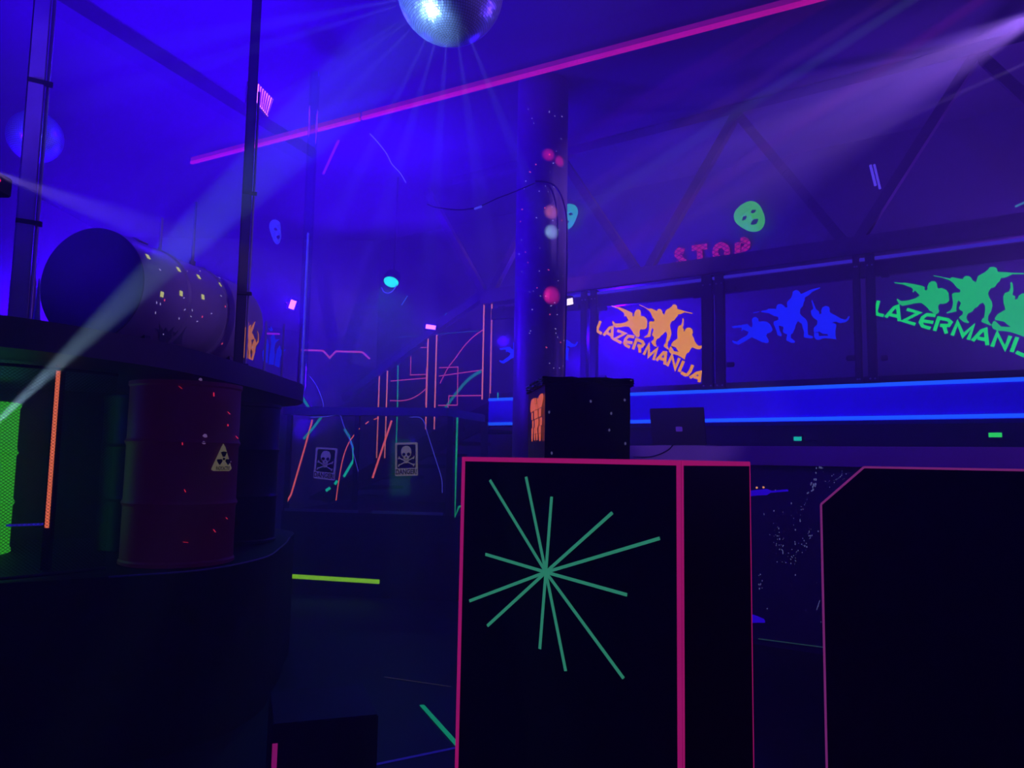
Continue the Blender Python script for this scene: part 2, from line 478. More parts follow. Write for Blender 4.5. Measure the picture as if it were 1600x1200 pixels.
t = panel('clear railing panel with large blue soldiers and no lettering', 1134, 1338, [(1136, 452, 14), (1318, 430, 16), (1135, 570, 12), (1322, 560, 14)])
bm = B()
for P in (BL, BC, BT, BR): decal(bm, [bx(p) for p in P])
obj('soldier_figures', bm, BLUEF, t)['label'] = 'blue soldiers with rifles'
t = panel('clear railing panel with green soldiers and green lettering, cut by the photo edge', 1373, 1660, [(1376, 430, 14), (1376, 560, 12)])
bm = B()
decal(bm, [gx(p) for p in GL]); decal(bm, [gx(p) for p in GC]); decal(bm, [hap(O2G, ox(p)) for p in OR])
obj('soldier_figures', bm, GREENF, t)['label'] = 'green soldiers with rifles'
bm = B(); letters(bm, [[gx(p) for p in pl] for pl in LETG], .029)
obj('lettering', bm, fluo('green_letter_film', (10, 240, 95), 1.0, .06), t)['label'] = 'slanted green capital letters'
# hidden half behind the column: the same blue figures two panels along
t = panel('clear railing panel with blue soldiers half hidden by the column', 769, 909, [(779, 482, 10), (895, 480, 10)])
shift = RV * (sG(780) - sG(1143.5))
bm = B()
for P in (BL, BC, BT, BR):
    prism(bm, [atG(*bx(p), DD) + shift - Z * .02 for p in P], VV * -.003)
obj('soldier_figures', bm, BLUEF, t)['label'] = 'blue soldiers with rifles'

# masks and STOP on the gallery wall
def mask(label, px, py, wpx, hpx, ang, m, nrm, p0, turn=0.0, name='mask'):
    c = atpl(px, py, p0, nrm)
    nn = -V(nrm).normalized()
    ex = Z.cross(nn).normalized(); 
    if ex.dot(RGT) < 0: ex = -ex
    q = Matrix.Rotation(turn, 3, 'Z')
    ex = q @ ex; nn = q @ nn
    ez = Z.copy()
    sc = (c - EYE).length / FPX
    w, h = wpx * sc / 2, hpx * sc / 2
    c = c + nn * .1
    car, sar = math.cos(ang), math.sin(ang)
    e1 = ex * car + ez * sar; e2 = ez * car - ex * sar
    bm = B(); N, Kk = 44, 40
    grid = {}
    def keep(u, v):
        for cx, cy, rx, ry in ((-.38, .16, .2, .1), (.38, .16, .2, .1)):
            if ((u - cx) / rx) ** 2 + ((v - cy) / ry) ** 2 < 1: return False
        mv = v + .45 - .16 * u * u
        if (u / .3) ** 2 + (mv / .13) ** 2 < 1: return False
        return True
    for i in range(N + 1):
        for j in range(Kk + 1):
            v = -1 + 2 * i / N
            wd = (max(0, 1 - abs(v) ** 4)) ** .5 * (1.0 if v > .3 else 1 - .42 * ((.3 - v) / 1.3) ** 1.3)
            wd = max(wd, .05)
            u = (-1 + 2 * j / Kk)
            x = u * wd
            dep = .55 * (1 - x * x * .9) * (1 - .55 * v * v)
            dep += .26 * math.exp(-(x / .13) ** 2) * math.exp(-((v + .05) / .26) ** 2)      # nose
            dep += .07 * math.exp(-((v - .36) / .08) ** 2) * math.exp(-(x / .6) ** 2)        # brow
            for sx in (-.45, .45):
                dep += .09 * math.exp(-((x - sx) / .22) ** 2 - ((v + .2) / .2) ** 2)          # cheeks
                dep -= .10 * math.exp(-((x - sx * .8) / .2) ** 2 - ((v - .18) / .13) ** 2)   # sockets
            dep += .07 * math.exp(-(x / .34) ** 2 - ((v + .42) / .17) ** 2)                    # lips
            dep += .08 * math.exp(-(x / .25) ** 2 - ((v + .82) / .14) ** 2)                    # chin
            grid[i, j] = (bm.verts.new(c + e1 * (x * w) + e2 * (v * h) + nn * (dep * w)), x, v)
    for i in range(N):
        for j in range(Kk):
            qd = [grid[i, j], grid[i, j + 1], grid[i + 1, j + 1], grid[i + 1, j]]
            mx = sum(k[1] for k in qd) / 4; mv = sum(k[2] for k in qd) / 4
            if keep(mx, mv):
                bm.faces.new([k[0] for k in qd])
    bmesh.ops.delete(bm, geom=[v for v in bm.verts if not v.link_faces], context='VERTS')
    geo = bmesh.ops.solidify(bm, geom=bm.faces[:], thickness=.004)
    o = obj(name, bm, m, smooth=True, org=c)
    return tag(o, label, 'mask')
GM = A0 + VV * (GD - .02)
mask('yellow green grinning face mask tilted above the red letters', 1175, 345, 40, 48, math.radians(34), mat('lime_mask', (.12, .85, .05), .55, 0, lin((66, 215, 40)), .85, .45, 30), VV, GM, turn=math.radians(12))
mask('mint green face mask peeking out beside the column', 893, 343, 30, 40, math.radians(-4), mat('mint_mask', (.1, .8, .3), .55, 0, lin((40, 205, 112)), .85, .4, 30), VV, GM, turn=math.radians(8))
mask('dim grey blue face mask seen edge on, left of the thin pole', 419, 364, 26, 36, math.radians(4), fluo('grey_mask', (60, 70, 200), .6, .3, 20), V((0, 1, 0)), V((0, 9.4, 0)), turn=math.radians(68))

NETPINK = mat('netted_red_film', lin((120, 10, 60)), .6, 0, lin((200, 24, 112)), 1.0, .1)
def netify(m, scale=46.):
    nt = m.node_tree; b = nt.nodes['Principled BSDF']
    geo = nt.nodes.new('ShaderNodeNewGeometry')
    outs = []
    for ang in (.55, -.55):
        mp = nt.nodes.new('ShaderNodeVectorMath'); mp.operation = 'DOT_PRODUCT'
        dv = RV * math.cos(1.57 - ang) + Z * math.sin(1.57 - ang)
        mp.inputs[1].default_value = dv
        nt.links.new(geo.outputs['Position'], mp.inputs[0])
        sc = nt.nodes.new('ShaderNodeMath'); sc.operation = 'MULTIPLY'; sc.inputs[1].default_value = scale / 2.2
        nt.links.new(mp.outputs['Value'], sc.inputs[0])
        fr = nt.nodes.new('ShaderNodeMath'); fr.operation = 'FRACT'
        nt.links.new(sc.outputs[0], fr.inputs[0])
        gt = nt.nodes.new('ShaderNodeMath'); gt.operation = 'GREATER_THAN'; gt.inputs[1].default_value = .2
        nt.links.new(fr.outputs[0], gt.inputs[0]); outs.append(gt)
    mu = nt.nodes.new('ShaderNodeMath'); mu.operation = 'MULTIPLY'
    nt.links.new(outs[0].outputs[0], mu.inputs[0]); nt.links.new(outs[1].outputs[0], mu.inputs[1])
    ad = nt.nodes.new('ShaderNodeMath'); ad.operation = 'MULTIPLY_ADD'; ad.inputs[1].default_value = .9; ad.inputs[2].default_value = .08
    nt.links.new(mu.outputs[0], ad.inputs[0])
    nt.links.new(ad.outputs[0], b.inputs['Emission Strength'])
netify(NETPINK)
STOP = thing('stop_sign', 'red netted STOP lettering half hidden behind the lattice beam', 'sign', atG(1110, 400, GD - .05))
dS = GD - .03
def arcpx(cx, cy, rx, ry, a0, a1, n=12):
    return [(cx + rx * math.cos(math.radians(a0 + (a1 - a0) * k / n)), cy + ry * math.sin(math.radians(a0 + (a1 - a0) * k / n))) for k in range(n + 1)]
stop = {'S': [smoothline([(1069, 393), (1061, 391), (1058, 398), (1064, 404), (1069, 410), (1064, 416), (1055, 412)], 4)],
        'T': [[(1081, 388), (1105, 385)], [(1093, 387), (1094, 412)]],
        'O': [arcpx(1127, 394, 9.5, 11, 0, 360, 22)],
        'P': [[(1152, 404), (1153, 379)], arcpx(1160, 382, 8, 7, -110, 100, 12)]}
for ch, polys in stop.items():
    bm = B()
    for pl in polys:
        strip(bm, [atG(a, b, dS) for a, b in pl], -VV, .074, .004)
    obj('letter', bm, NETPINK, STOP)

# small blue tube and teal tape high on the gallery wall
bm = B(); tube(bm, [atG(1360, 258, 1.2), atG(1368, 290, 1.2)], .014, 8); tube(bm, [atG(1366, 257, 1.2), atG(1375, 295, 1.2)], .012, 8)
tag(obj('light_tube', bm, fluo('violet_tube', (92, 70, 225), 1.1), org=atG(1366, 272, 1.2)), 'short violet double tube hanging in the dark right of the mask', 'light tube')

# ------------------------------------------------------------------ stairs up to the gallery
ST = thing('staircase', 'dark staircase with slanting handrail and orange edged posts rising to the gallery', 'staircase', G(-3, .5, .9))
NST = 8
for k in range(NST):
    s1 = -1.95 - k * .415
    zt = ZST - (k + 1) * (ZST - .9) / NST + .0
    bm = B(); gbox(bm, s1 - .415, s1, .02, 1.15, zt - .05 , zt); bevel(bm, .004, 1)
    obj('step', bm, DARKWOOD, ST)
bm = B()
a, b = G(-1.95, .05, ZST), G(-1.95 - NST * .415, .05, .9)
prism(bm, [a - Z * .32, a - Z * .0, b + Z * .0, b - Z * .25 + (a - b) * .12], VV * .04)
obj('stringer', bm, DARKWOOD, ST)
HR = [atG(540, 622), atG(688, 508), atG(751, 464), atG(800, 459)]
bm = B()
for a, b in zip(HR, HR[1:]):
    t = (b - a).normalized(); u = VV.cross(t)
    pbox(bm, a - t * .02 - u * .055 - VV * .05, t * ((b - a).length + .04), u * .11, VV * .1)
obj('handrail', bm, mat('rail_paint', (.07, .055, .11), .5), ST)
ORT = fluo('salmon_tape', (238, 120, 110), .9, .1)
PKT = fluo('pink_tape', (225, 75, 150), .85, .1)
for (x0, x1, yt, yb) in ((592.6, 605, 580, 716), (667.2, 680.5, 524, 671), (754, 766.3, 468, 624)):
    s0, s1 = sG(x0), sG(x1)
    zt, zb = atG((x0 + x1) / 2, yt).z, atG((x0 + x1) / 2, yb).z
    bm = B(); gbox(bm, s0, s1, 0, .06, zb, zt)
    po = obj('post', bm, DARKMETAL, ST)
    for ss in (s0, s1):
        bm = B(); gbox(bm, ss - .009, ss + .009, -.006, .001, zb, zt)
        obj('edge_tape', bm, ORT, po)['label'] = 'salmon pink tape'

# ------------------------------------------------------------------ tape lines on the walls
WG = lambda a, b: atG(a, b, GD - .005)
TEAL = fluo('teal_tape', (20, 140, 130), .9, .12)
TEALB = fluo('bright_teal_tape', (20, 190, 150), .9, .12)
CYAN = fluo('cyan_tape', (40, 130, 215), .9, .1)
def walltape(label, pxs, w, m, f=WG, n=None, cat='tape'):
    bm = B(); pts = [f(*p) for p in pxs]
    strip(bm, pts, -VV if n is None else n, w, .003)
    return tag(obj('tape_line', bm, m, org=pts[0]), label, cat, 'tape lines on the walls and floor')
walltape('pink arc of tape sweeping up behind the stair posts', smoothline([(687.5,599),(700,575),(712,559),(726,540),(740,526),(754,516),(762,512)], 4), .016, PKT)
walltape('pink tape curve swinging up from the foot of the stairs', smoothline([(608,626),(630,626),(647,621),(661,611.5),(670,601),(678,589),(680.5,580)], 4), .016, PKT)
walltape('long straight pink tape rising gently behind the stairs', [(608,595.6),(668,590.5),(687,587.5),(761,577)], .015, PKT)
walltape('pink tape rectangle open on its left behind the stairs', [(676,575),(715.5,573.5),(714.5,633),(673.5,633.7)], .016, PKT)
walltape('upright pink tape beside the middle stair post', [(666.5,575),(665.3,634)], .02, PKT)
walltape('pink tape elbow left of the middle stair post', [(642,556.7),(641.5,586),(667.7,585)], .015, PKT)
walltape('short level pink tape under the stair handrail', [(657,543),(669.5,543)], .013, PKT)
walltape('low pink tape corner beside the last stair post', [(700,640),(701.5,618.5),(753,618)], .017, PKT)
walltape('thick teal tape arc under the gallery end', smoothline([(752,579.5),(733,592),(714,613),(696,637)], 4), .05, TEAL)
walltape('upright teal tape running down behind the right danger sign', [(622,571),(621,638),(619,700)], .02, TEALB)
walltape('thin dim teal tape level behind the handrail', [(618,527),(749,517)], .012, fluo('dim_teal_tape', (18, 85, 130), .8))
walltape('short cyan tape slanting by the green lamp', [(627,477),(637,462)], .014, CYAN)
walltape('short cyan tape slanting above the handrail', [(686,505),(698,489)], .014, CYAN)
walltape('pink zigzag tape on the far back wall', [(470,547),(505,548),(515,559),(525,549),(566,550),(578,561)], .03, PKT, lambda a, b: at(a, b, YB - .006), V((0, -1, 0)))
walltape('small upright teal tape standing on the left end of the blue gallery edge', [(778,613),(778,624)], .012, TEALB, lambda a, b: atG(a, b, -.02))
walltape('short teal tape at the right edge of the photo above the green panel', [(1586,323),(1604,315)], .02, fluo('mint_tape', (50, 150, 140), .9), lambda a, b: atG(a, b, 1.2))
walltape('thin pink tape slanting on the ceiling under the pink strip', [(505,272),(529,219)], .03, fluo('violet_tape', (150, 30, 230), .9), lambda a, b: atz(a, b, H - .01), V((0, 0, -1)))

# ------------------------------------------------------------------ platform with the danger barrier
ZP = .89
P1, P2 = atz(440, 798, ZP), atz(716, 806, ZP)
PD = (P2 - P1).normalized(); PN = V((PD.y, -PD.x, 0)).normalized()      # towards the camera
bm = B()
prism(bm, [V((p.x, p.y, 0)) for p in (P1, P2, P2 - PN * 2.2, P1 - PN * 2.6)], Z * ZP)
tag(obj('platform', bm, BLACK, org=(P1 + P2) / 2), 'black raised platform carrying the danger sign barrier', 'platform')
RPN = PN
RP0 = P1 + PN * -.03
def atR(px, py, o=0.0):
    return atpl(px, py, RP0 + PN * o, RPN)
BAR = thing('barrier', 'dark railing with clear panels and two danger signs on the platform', 'barrier', (P1 + P2) / 2)
zr0 = atR(600, 650).z; zr1 = atR(600, 637).z
a = atR(446, 640); b = atR(702, 640)
bm = B()
pbox(bm, V((a.x, a.y, zr0)) + PN * -.05, V((b.x - a.x, b.y - a.y, 0)), PN * .11, Z * (zr1 - zr0))
e = V((b.x, b.y, 0)); far = at(757, 645, 9.4); far.z = 0
pbox(bm, V((b.x, b.y, zr0)) - PN * .05, far - e, PN * .1, Z * (zr1 - zr0)); bevel(bm, .006)
obj('top_rail', bm, mat('barrier_rail', (.10, .095, .13), .5), BAR)
for px, w in ((451, .05), (557, .05), (703, .06)):
    c = atR(px, 700)
    bm = B(); pbox(bm, V((c.x, c.y, ZP)) - PD * w / 2 - PN * .03, PD * w, PN * .05, Z * (zr0 - ZP)); bevel(bm, .004)
    obj('post', bm, DARKMETAL, BAR)
c = far
bm = B(); pbox(bm, V((c.x, c.y, 0)) - PD * .04, PD * .08, PN * -.06, Z * zr0)
obj('post', bm, DARKMETAL, BAR)
def zfor(px, py): return atR(px, py).z
for x0, x1 in ((455, 553), (561, 699)):
    a, b = atR(x0, 700), atR(x1, 700)
    bm = B(); pbox(bm, V((a.x, a.y, ZP + .05)), V((b.x - a.x, b.y - a.y, 0)), PN * .006, Z * (zr0 - ZP - .1))
    obj('pane', bm, CLEAR, BAR)
for x0, x1, y in ((446, 560, 797), (582, 692, 801)):
    a, b = atR(x0, y, .03), atR(x1, y, .03)
    bm = B(); pbox(bm, V((a.x, a.y, ZP)), V((b.x - a.x, b.y - a.y, 0)), PN * .03, Z * .03)
    obj('sill_strip', bm, STEEL, BAR)
SALM = fluo('orange_tape', (245, 100, 95), .9, .1)
for pxs, w, m in (([(488,656),(476,700),(455,772),(445,790)], .018, SALM), (smoothline([(562,669),(545,692),(535,720),(528,760),(525,782)], 4), .010, SALM),
                  ([(612,657),(582,747)], .02, SALM), ([(502,652),(490,668),(474,686)], .028, TEAL), ([(538,670),(546,683)], .028, TEAL), ([(546,683),(552,700)], .014, CYAN),
                  ([(552,700),(553,718),(537,745)], .028, TEALB), ([(523,757),(527,751)], .03, TEALB), ([(509,767),(516,762)], .03, TEALB),
                  ([(571,662.5),(576,658.5)], .01, SALM), ([(584,655.5),(592,652.5)], .01, SALM), ([(472,620),(483,638)], .03, TEAL)):
    bm = B(); strip(bm, [atR(*p, .012) for p in pxs], PN, w, .002)
    obj('tape', bm, m, BAR)['label'] = ('salmon tape' if m is SALM else 'teal tape')
bm = B(); strip(bm, [atR(*p, .035) for p in ((714.7,652),(712.5,730),(711,807),(717,792),(723,790))], PN, .02, .003)
tag(obj('tape_line', bm, fluo('speckled_green_tape', (25, 170, 110), .8, .7, 40), org=atR(712, 730)), 'speckled green tape hanging down the right end of the barrier', 'tape', 'tape lines on the walls and floor')
for lb, pts in (('thin wire drooping over the right pane of the barrier', [(640,652),(655,652),(663,660),(668,677),(680,715),(690,748),(691,770)]),
                ('thin wire looping over the left pane of the barrier', [(485,652),(510,651),(530,648),(536,662),(547,690),(556,722),(560,737)]),
                ('thin wire arching from the clear tube down to the barrier rail', [(484,588),(493,600),(500,615),(505,630),(505,640)])):
    bm = B(); tube(bm, [atR(*p, .05) for p in smoothline(pts, 4)], .0045, 5)
    tag(obj('wire', bm, mat('violet_wire', (.2, .18, .4), .5, 0, lin((70, 70, 200)), .8), org=atR(*pts[0])), lb, 'wire')

# danger signs
def sign(label, corners, field, art):
    c = [atR(*p, .02) for p in corners]                       # tl, tr, br, bl
    def uv(u, v, o=0.0):
        return (c[3] * (1 - u) + c[2] * u) * (1 - v) + (c[0] * (1 - u) + c[1] * u) * v + PN * o
    t = thing('danger_sign', label, 'sign', uv(.5, .0), 'danger signs on the barrier')
    def rr(u0, v0, u1, v1, r, o):
        pts = []
        for cu, cv, a0 in ((u1 - r, v1 - r * .7, 0), (u0 + r, v1 - r * .7, 90), (u0 + r, v0 + r * .7, 180), (u1 - r, v0 + r * .7, 270)):
            for k in range(5):
                a = math.radians(a0 + 22.5 * k)
                pts.append(uv(cu + r * math.cos(a), cv + r * .7 * math.sin(a), o))
        return pts
    bm = B(); prism(bm, rr(0, 0, 1, 1, .05, 0), PN * .004); obj('plate', bm, field, t)
    bm = B(); prism(bm, rr(.09, .23, .91, .94, .05, .0045), PN * .001); obj('dark_field', bm, BLACK, t)
    bm = B()
    def sk(pts, o=.006): prism(bm, [uv(u, v, o) for u, v in pts], PN * .001)
    def el(cu, cv, ru, rv, a0=0, a1=360, n=16):
        return [(cu + ru * math.cos(math.radians(a0 + (a1 - a0) * k / n)), cv + rv * math.sin(math.radians(a0 + (a1 - a0) * k / n))) for k in range(n)]
    for sg in (1, -1):                                        # crossed bones
        for (u0, v0, u1, v1) in ((.5 - .33 * sg, .545, .5 + .33 * sg, .32),):
            L = math.hypot(u1 - u0, v1 - v0); nx, ny = -(v1 - v0) / L, (u1 - u0) / L
            k = .022
            sk([(u0 + nx * k, v0 + ny * k * .7), (u1 + nx * k, v1 + ny * k * .7), (u1 - nx * k, v1 - ny * k * .7), (u0 - nx * k, v0 - ny * k * .7)])
            for (eu, ev) in ((u0, v0), (u1, v1)):
                sk(el(eu + .012, ev + .022, .032, .022)); sk(el(eu - .012, ev - .022, .032, .022))
    sk([(.27, .72), (.285, .80), (.36, .88), (.5, .905), (.64, .88), (.715, .80), (.73, .72), (.71, .63), (.69, .60), (.66, .585), (.63, .57), (.61, .50), (.57, .475), (.5, .47), (.43, .475), (.39, .50), (.37, .57), (.34, .585), (.31, .60), (.29, .63)], .0075)
    sk([(.40, .46), (.6, .46), (.60, .42), (.56, .385), (.5, .375), (.44, .385), (.40, .42)], .0075)
    obj('skull_and_bones', bm, art, t)
    bm = B()
    for su in (.395, .605):
        sk(el(su, .645, .075, .05), .009)
    sk([(.5, .60), (.54, .545), (.5, .53), (.46, .545)], .009)
    for k in range(5):
        u = .42 + .04 * k
        sk([(u - .004, .505), (u + .004, .505), (u + .004, .475), (u - .004, .475)], .009)
    obj('eye_holes', bm, BLACK, t)
    ex = (uv(1, .12) - uv(0, .12)); ez = (uv(.5, 1) - uv(.5, 0))
    bm = text_bm('DANGER!', uv(.5, .115, .005), ex, ez, (.222, .21), PN, .0015, .03)
    obj('lettering', bm, BLACK, t)
SIGNL = mat('violet_grey_sign', (.3, .26, .4), .6, 0, lin((74, 62, 112)), .8, .2)
SIGNR = mat('khaki_sign', (.4, .36, .2), .6, 0, lin((104, 98, 74)), .8, .2)
sign('violet grey DANGER sign with skull on the left pane of the barrier', [(494, 698.5), (527.5, 700.5), (523, 751), (489.5, 747)], SIGNL, SIGNL)
sign('khaki yellow DANGER sign with skull on the right pane of the barrier', [(617.5, 692), (652.5, 691), (653, 743), (617.5, 744)], SIGNR, SIGNR)

# fluorescent lines low down
LIME = fluo('lime_tape', (135, 205, 20), .95, .12)
walltape('yellow green tape low on the front of the platform', [(450, 900), (593, 909)], .045, LIME, lambda a, b: atpl(a, b, P1 + PN * .005, PN), PN)
FT = lambda a, b: atz(a, b, .002)
walltape('green tape slanting on the floor beside the pink edged box', [(659, 1102), (718, 1168)], .028, fluo('green_tape', (15, 140, 95), .9), FT, Z)
walltape('dark blue tape on the floor at the bottom of the photo', [(548, 1203), (716, 1168)], .02, fluo('navy_tape', (26, 20, 130), .8), FT, Z)
walltape('faint grey floor seam behind the pink edged box', [(600, 1058), (704, 1073)], .005, fluo('grey_seam', (60, 55, 60), .5), FT, Z)

# ------------------------------------------------------------------ pink edged barricade box with starburst
PINKT = fluo('hot_pink_tape', (165, 22, 105), .85, .1, 5)
C1 = V((.508, 2.3, 0)); u = -RV; v = VV
BW, BDp, BH = .84, .62, 1.5 + (720.5 - 718.8) / 1200 * 2.3
BX = thing('barricade_box', 'tall black box with pink taped edges and a teal starburst', 'box', C1 + u * BW / 2 + v * BDp / 2)
def bp(a, b, z): return C1 + u * a + v * b + Z * z
bm = B(); pbox(bm, bp(0, 0, 0), u * BW, v * BDp, Z * BH)
obj('body', bm, BLACK, BX)
e_ = .0025; TWD = .0145
def edge(pa, pb, n1, n2, w=TWD):
    """tape folded over an edge from pa to pb; n1,n2 are the outward normals of the two faces"""
    bm = B()
    strip(bm, [pa - n2 * w / 2 + n1 * .0005, pb - n2 * w / 2 + n1 * .0005], n1, w, .0012)
    strip(bm, [pa - n1 * w / 2 + n2 * .0005, pb - n1 * w / 2 + n2 * .0005], n2, w, .0012)
    obj('edge_tape', bm, PINKT, BX)['label'] = 'hot pink tape'
edge(bp(0, 0, 0), bp(0, 0, BH), -v, -u)
edge(bp(BW, 0, 0), bp(BW, 0, BH), -v, u)
edge(bp(0, 0, BH), bp(BW, 0, BH), -v, Z)
edge(bp(0, 0, BH), bp(0, BDp, BH), -u, Z)
edge(bp(0, BDp, 0), bp(0, BDp, BH), -u, v, .006)
SB0 = C1 - v * .001
def atB(a, b): return atpl(a, b, SB0, v)
cS = (853, 894)
tips = [(765.5, 750), (822, 745), (862, 776), (957, 801), (1031, 841), (980, 929.5), (974.5, 1060), (884, 1048.5), (843.5, 1014), (761.5, 978), (733.5, 939), (758.5, 866)]
bm = B()
for tp in tips:
    strip(bm, [atB(*cS), atB(*tp)], -v, .0105, .0012)
obj('starburst', bm, fluo('dull_teal_tape', (45, 132, 105), .9, .1, 30), BX)['label'] = 'teal tape rays'

# tall wrapped block behind it, with the bony orange hand
K1 = at(851, 700, 4.2); K1.z = 0
th = math.radians(7); fx = V((math.cos(th), math.sin(th), 0)); fy = V((-fx.y, fx.x, 0))
kw = .475; kd = .62
KH = at(905, 590, 4.25).z
KB = thing('wrapped_block', 'tall block wrapped in black film with an orange bony hand on its narrow side', 'block', K1 + fx * kw / 2 + fy * kd / 2)
bm = B()
vs = pbox(bm, K1, fx * kw, fy * kd, Z * (KH - .03))
bmesh.ops.subdivide_edges(bm, edges=bm.edges[:], cuts=9, use_grid_fill=True)
cK = K1 + fx * kw / 2 + fy * kd / 2
for vt in bm.verts:
    f = 1 + .02 * (vt.co.z / KH - .5) + .012 * (random.random() - .5)
    vt.co.x = cK.x + (vt.co.x - cK.x) * f; vt.co.y = cK.y + (vt.co.y - cK.y) * f
obj('body', bm, BLACKFILM, KB)
bm = B()
pbox(bm, K1 - fx * .015 - fy * .015 + Z * (KH - .045), fx * (kw + .035), fy * (kd + .03), Z * .045)
bmesh.ops.subdivide_edges(bm, edges=bm.edges[:], cuts=12, use_grid_fill=True)
for vt in bm.verts:
    vt.co += V((random.uniform(-1, 1), random.uniform(-1, 1), random.uniform(-1, .4))) * .006
obj('folded_rim', bm, BLACKFILM, KB)
Kn = -fx
def atK(a, b, o=.012): return atpl(a, b, K1 - fx * o, fx)
kpx = lambda p: (810 + p[0] * .11875, 580 + p[1] * .11875)
bones = [[(170,400),(180,372),(215,352),(222,420),(205,520),(165,548),(160,480)], [(226,352),(236,352),(238,420),(226,430)], [(252,352),(262,360),(258,400),(248,420)],
         [(272,330),(295,300),(322,292),(330,330),(325,375),(305,470),(265,492),(258,420)], [(210,440),(232,430),(236,505),(208,522)], [(240,428),(252,425),(256,500),(240,505)],
         [(175,550),(193,545),(193,640),(175,645)], [(210,525),(254,510),(256,610),(210,632)], [(272,498),(300,485),(298,592),(272,600)],
         [(185,655),(203,650),(200,740),(186,745)], [(218,640),(265,622),(265,700),(245,760),(250,818),(230,822),(228,745),(218,730)], [(283,615),(312,604),(310,708),(285,715)],
         [(175,752),(194,746),(192,835),(175,838)], [(208,742),(222,738),(222,826),(208,830)], [(272,722),(298,716),(296,812),(270,815)],
         [(174,842),(192,840),(188,922),(178,926)], [(207,836),(222,832),(220,905),(212,910)], [(234,828),(254,824),(250,905),(242,908)], [(272,822),(296,818),(292,915),(280,920)]]
bm = B()
for bo in bones:
    prism(bm, [atK(*kpx(p)) for p in bo], Kn * .002)
obj('hand_bones', bm, fluo('orange_paint', (225, 98, 62), .95, .12, 20), KB)['label'] = 'orange painted hand bones'
bm = B()
for x, y in ((858, 644), (923, 627), (955, 646), (952, 672), (862, 708), (977, 693), (976, 625), (986, 595)):
    p = atpl(x, y, K1 - fy * .012, fy)
    prism(bm, disc_pts(p, fx, Z, .006, 6, .009), fy * -.002)
obj('paint_fleck', bm, fluo('grey_fleck', (90, 85, 140), .6), KB)

# ------------------------------------------------------------------ right hand chamfered barricade
PB = V((at(1283, 790, 3.0).x, 3.0, 0))
def atP(a, b, o=0.0): return atpl(a, b, PB - v * o, v)
top = atP(1350, 730).z
q0 = atP(1283, 788); q1 = atP(1350, 730); 
end = PB + RV * 1.6
BR_ = thing('barricade', 'large black chamfered barricade edged with thin pink tape', 'barricade', PB + RV * .8)
out = [V((q0.x, q0.y, 0)), q0, V((q1.x, q1.y, top)), V((end.x, end.y, top)), V((end.x, end.y, 0))]
bm = B(); prism(bm, out, v * .12)
obj('board', bm, BLACK, BR_)
ET = fluo('dusky_pink_tape', (128, 42, 120), .8, .15)
for a, b in ((out[0], out[1]), (out[1], out[2]), (out[2], out[3])):
    bm = B(); strip(bm, [a - v * .001, b - v * .001], -v, .008, .002)
    obj('edge_tape', bm, ET, BR_)['label'] = 'thin pink tape'
for k in (.35, 1.2):
    bm = B(); a = PB + RV * k + v * .12
    prism(bm, [a, a + v * .45, a + Z * 1.1], RV * .04)
    obj('brace', bm, DARKWOOD, BR_)

# ------------------------------------------------------------------ counter with laptop
CD = -1.05
CT = thing('counter', 'long dark counter with a violet fascia board and a speckled front', 'counter', G(2.2, CD, 0))
zc1 = atG(1185, 697, CD - .05).z; zc0 = atG(1185, 727, CD - .05).z
s0c = sG(905, CD)
bm = B(); gbox(bm, s0c, 6.2, CD - .05, CD - .02, zc0, zc1); bevel(bm, .003, 1)
obj('fascia_board', bm, mat('violet_board', (.45, .24, .5), .55, var=.2, scale=3), CT)
bm = B(); gbox(bm, s0c, 6.2, CD - .02, -.42, zc1 - .035, zc1 - .002)
obj('worktop', bm, mat('worktop', (.06, .05, .08), .4), CT)
bm = B(); gbox(bm, s0c + .05, 6.2, CD, CD + .05, 0, zc0)
obj('front_panel', bm, mat('navy_board', (.06, .045, .12), .55, var=.2, scale=3), CT)
c6 = lambda p: (1160 + p[0] * .275, 660 + p[1] * .275)
bm = B()
for P in ([(20,392),(65,385),(140,378),(165,388),(258,380),(262,392),(160,400),(140,413),(65,417),(20,425)], [(40,1085),(85,1100),(125,1118),(130,1138),(88,1138),(40,1140)]):
    prism(bm, [atG(*c6(p), CD - .001) for p in P], VV * -.002)
obj('painted_figure', bm, fluo('deep_blue_paint', (40, 4, 215), .9, .08), CT)['label'] = 'deep blue painted rifle and foot'
bm = B()
rs = random.Random(3)
def specks(bm, path, n, jit, r, plane):
    for _ in range(n):
        k = rs.random() * (len(path) - 1); i = int(k); f = k - i
        x = path[i][0] * (1 - f) + path[i + 1][0] * f + rs.gauss(0, jit); y = path[i][1] * (1 - f) + path[i + 1][1] * f + rs.gauss(0, jit)
        p = plane(x, y); rr = r * rs.uniform(.5, 1.5)
        prism(bm, disc_pts(p, RV, Z, rr, 5, rr * rs.uniform(.8, 2)), VV * -.0015)
fp = lambda a, b: atG(a, b, CD - .001)
specks(bm, [(1282,728),(1272,752),(1266,770)], 26, 2.5, .005, fp)
specks(bm, [(1262,780),(1252,800),(1240,825)], 14, 4, .004, fp)
specks(bm, [(1215,825),(1218,850),(1226,875),(1245,872),(1258,845),(1268,830)], 60, 5, .0035, fp)
specks(bm, [(1185,905),(1195,925)], 10, 4, .0035, fp)
specks(bm, [(1290,752),(1320,745)], 22, 6, .003, fp)
specks(bm, [(1200,770),(1280,950)], 30, 22, .0035, fp)
strip(bm, [fp(1281, 938), fp(1276, 953)], -VV, .004, .002)
obj('paint_splatter', bm, fluo('pale_splatter', (120, 125, 190), .5, .3), CT)['label'] = 'pale paint splatter'
bm = B()
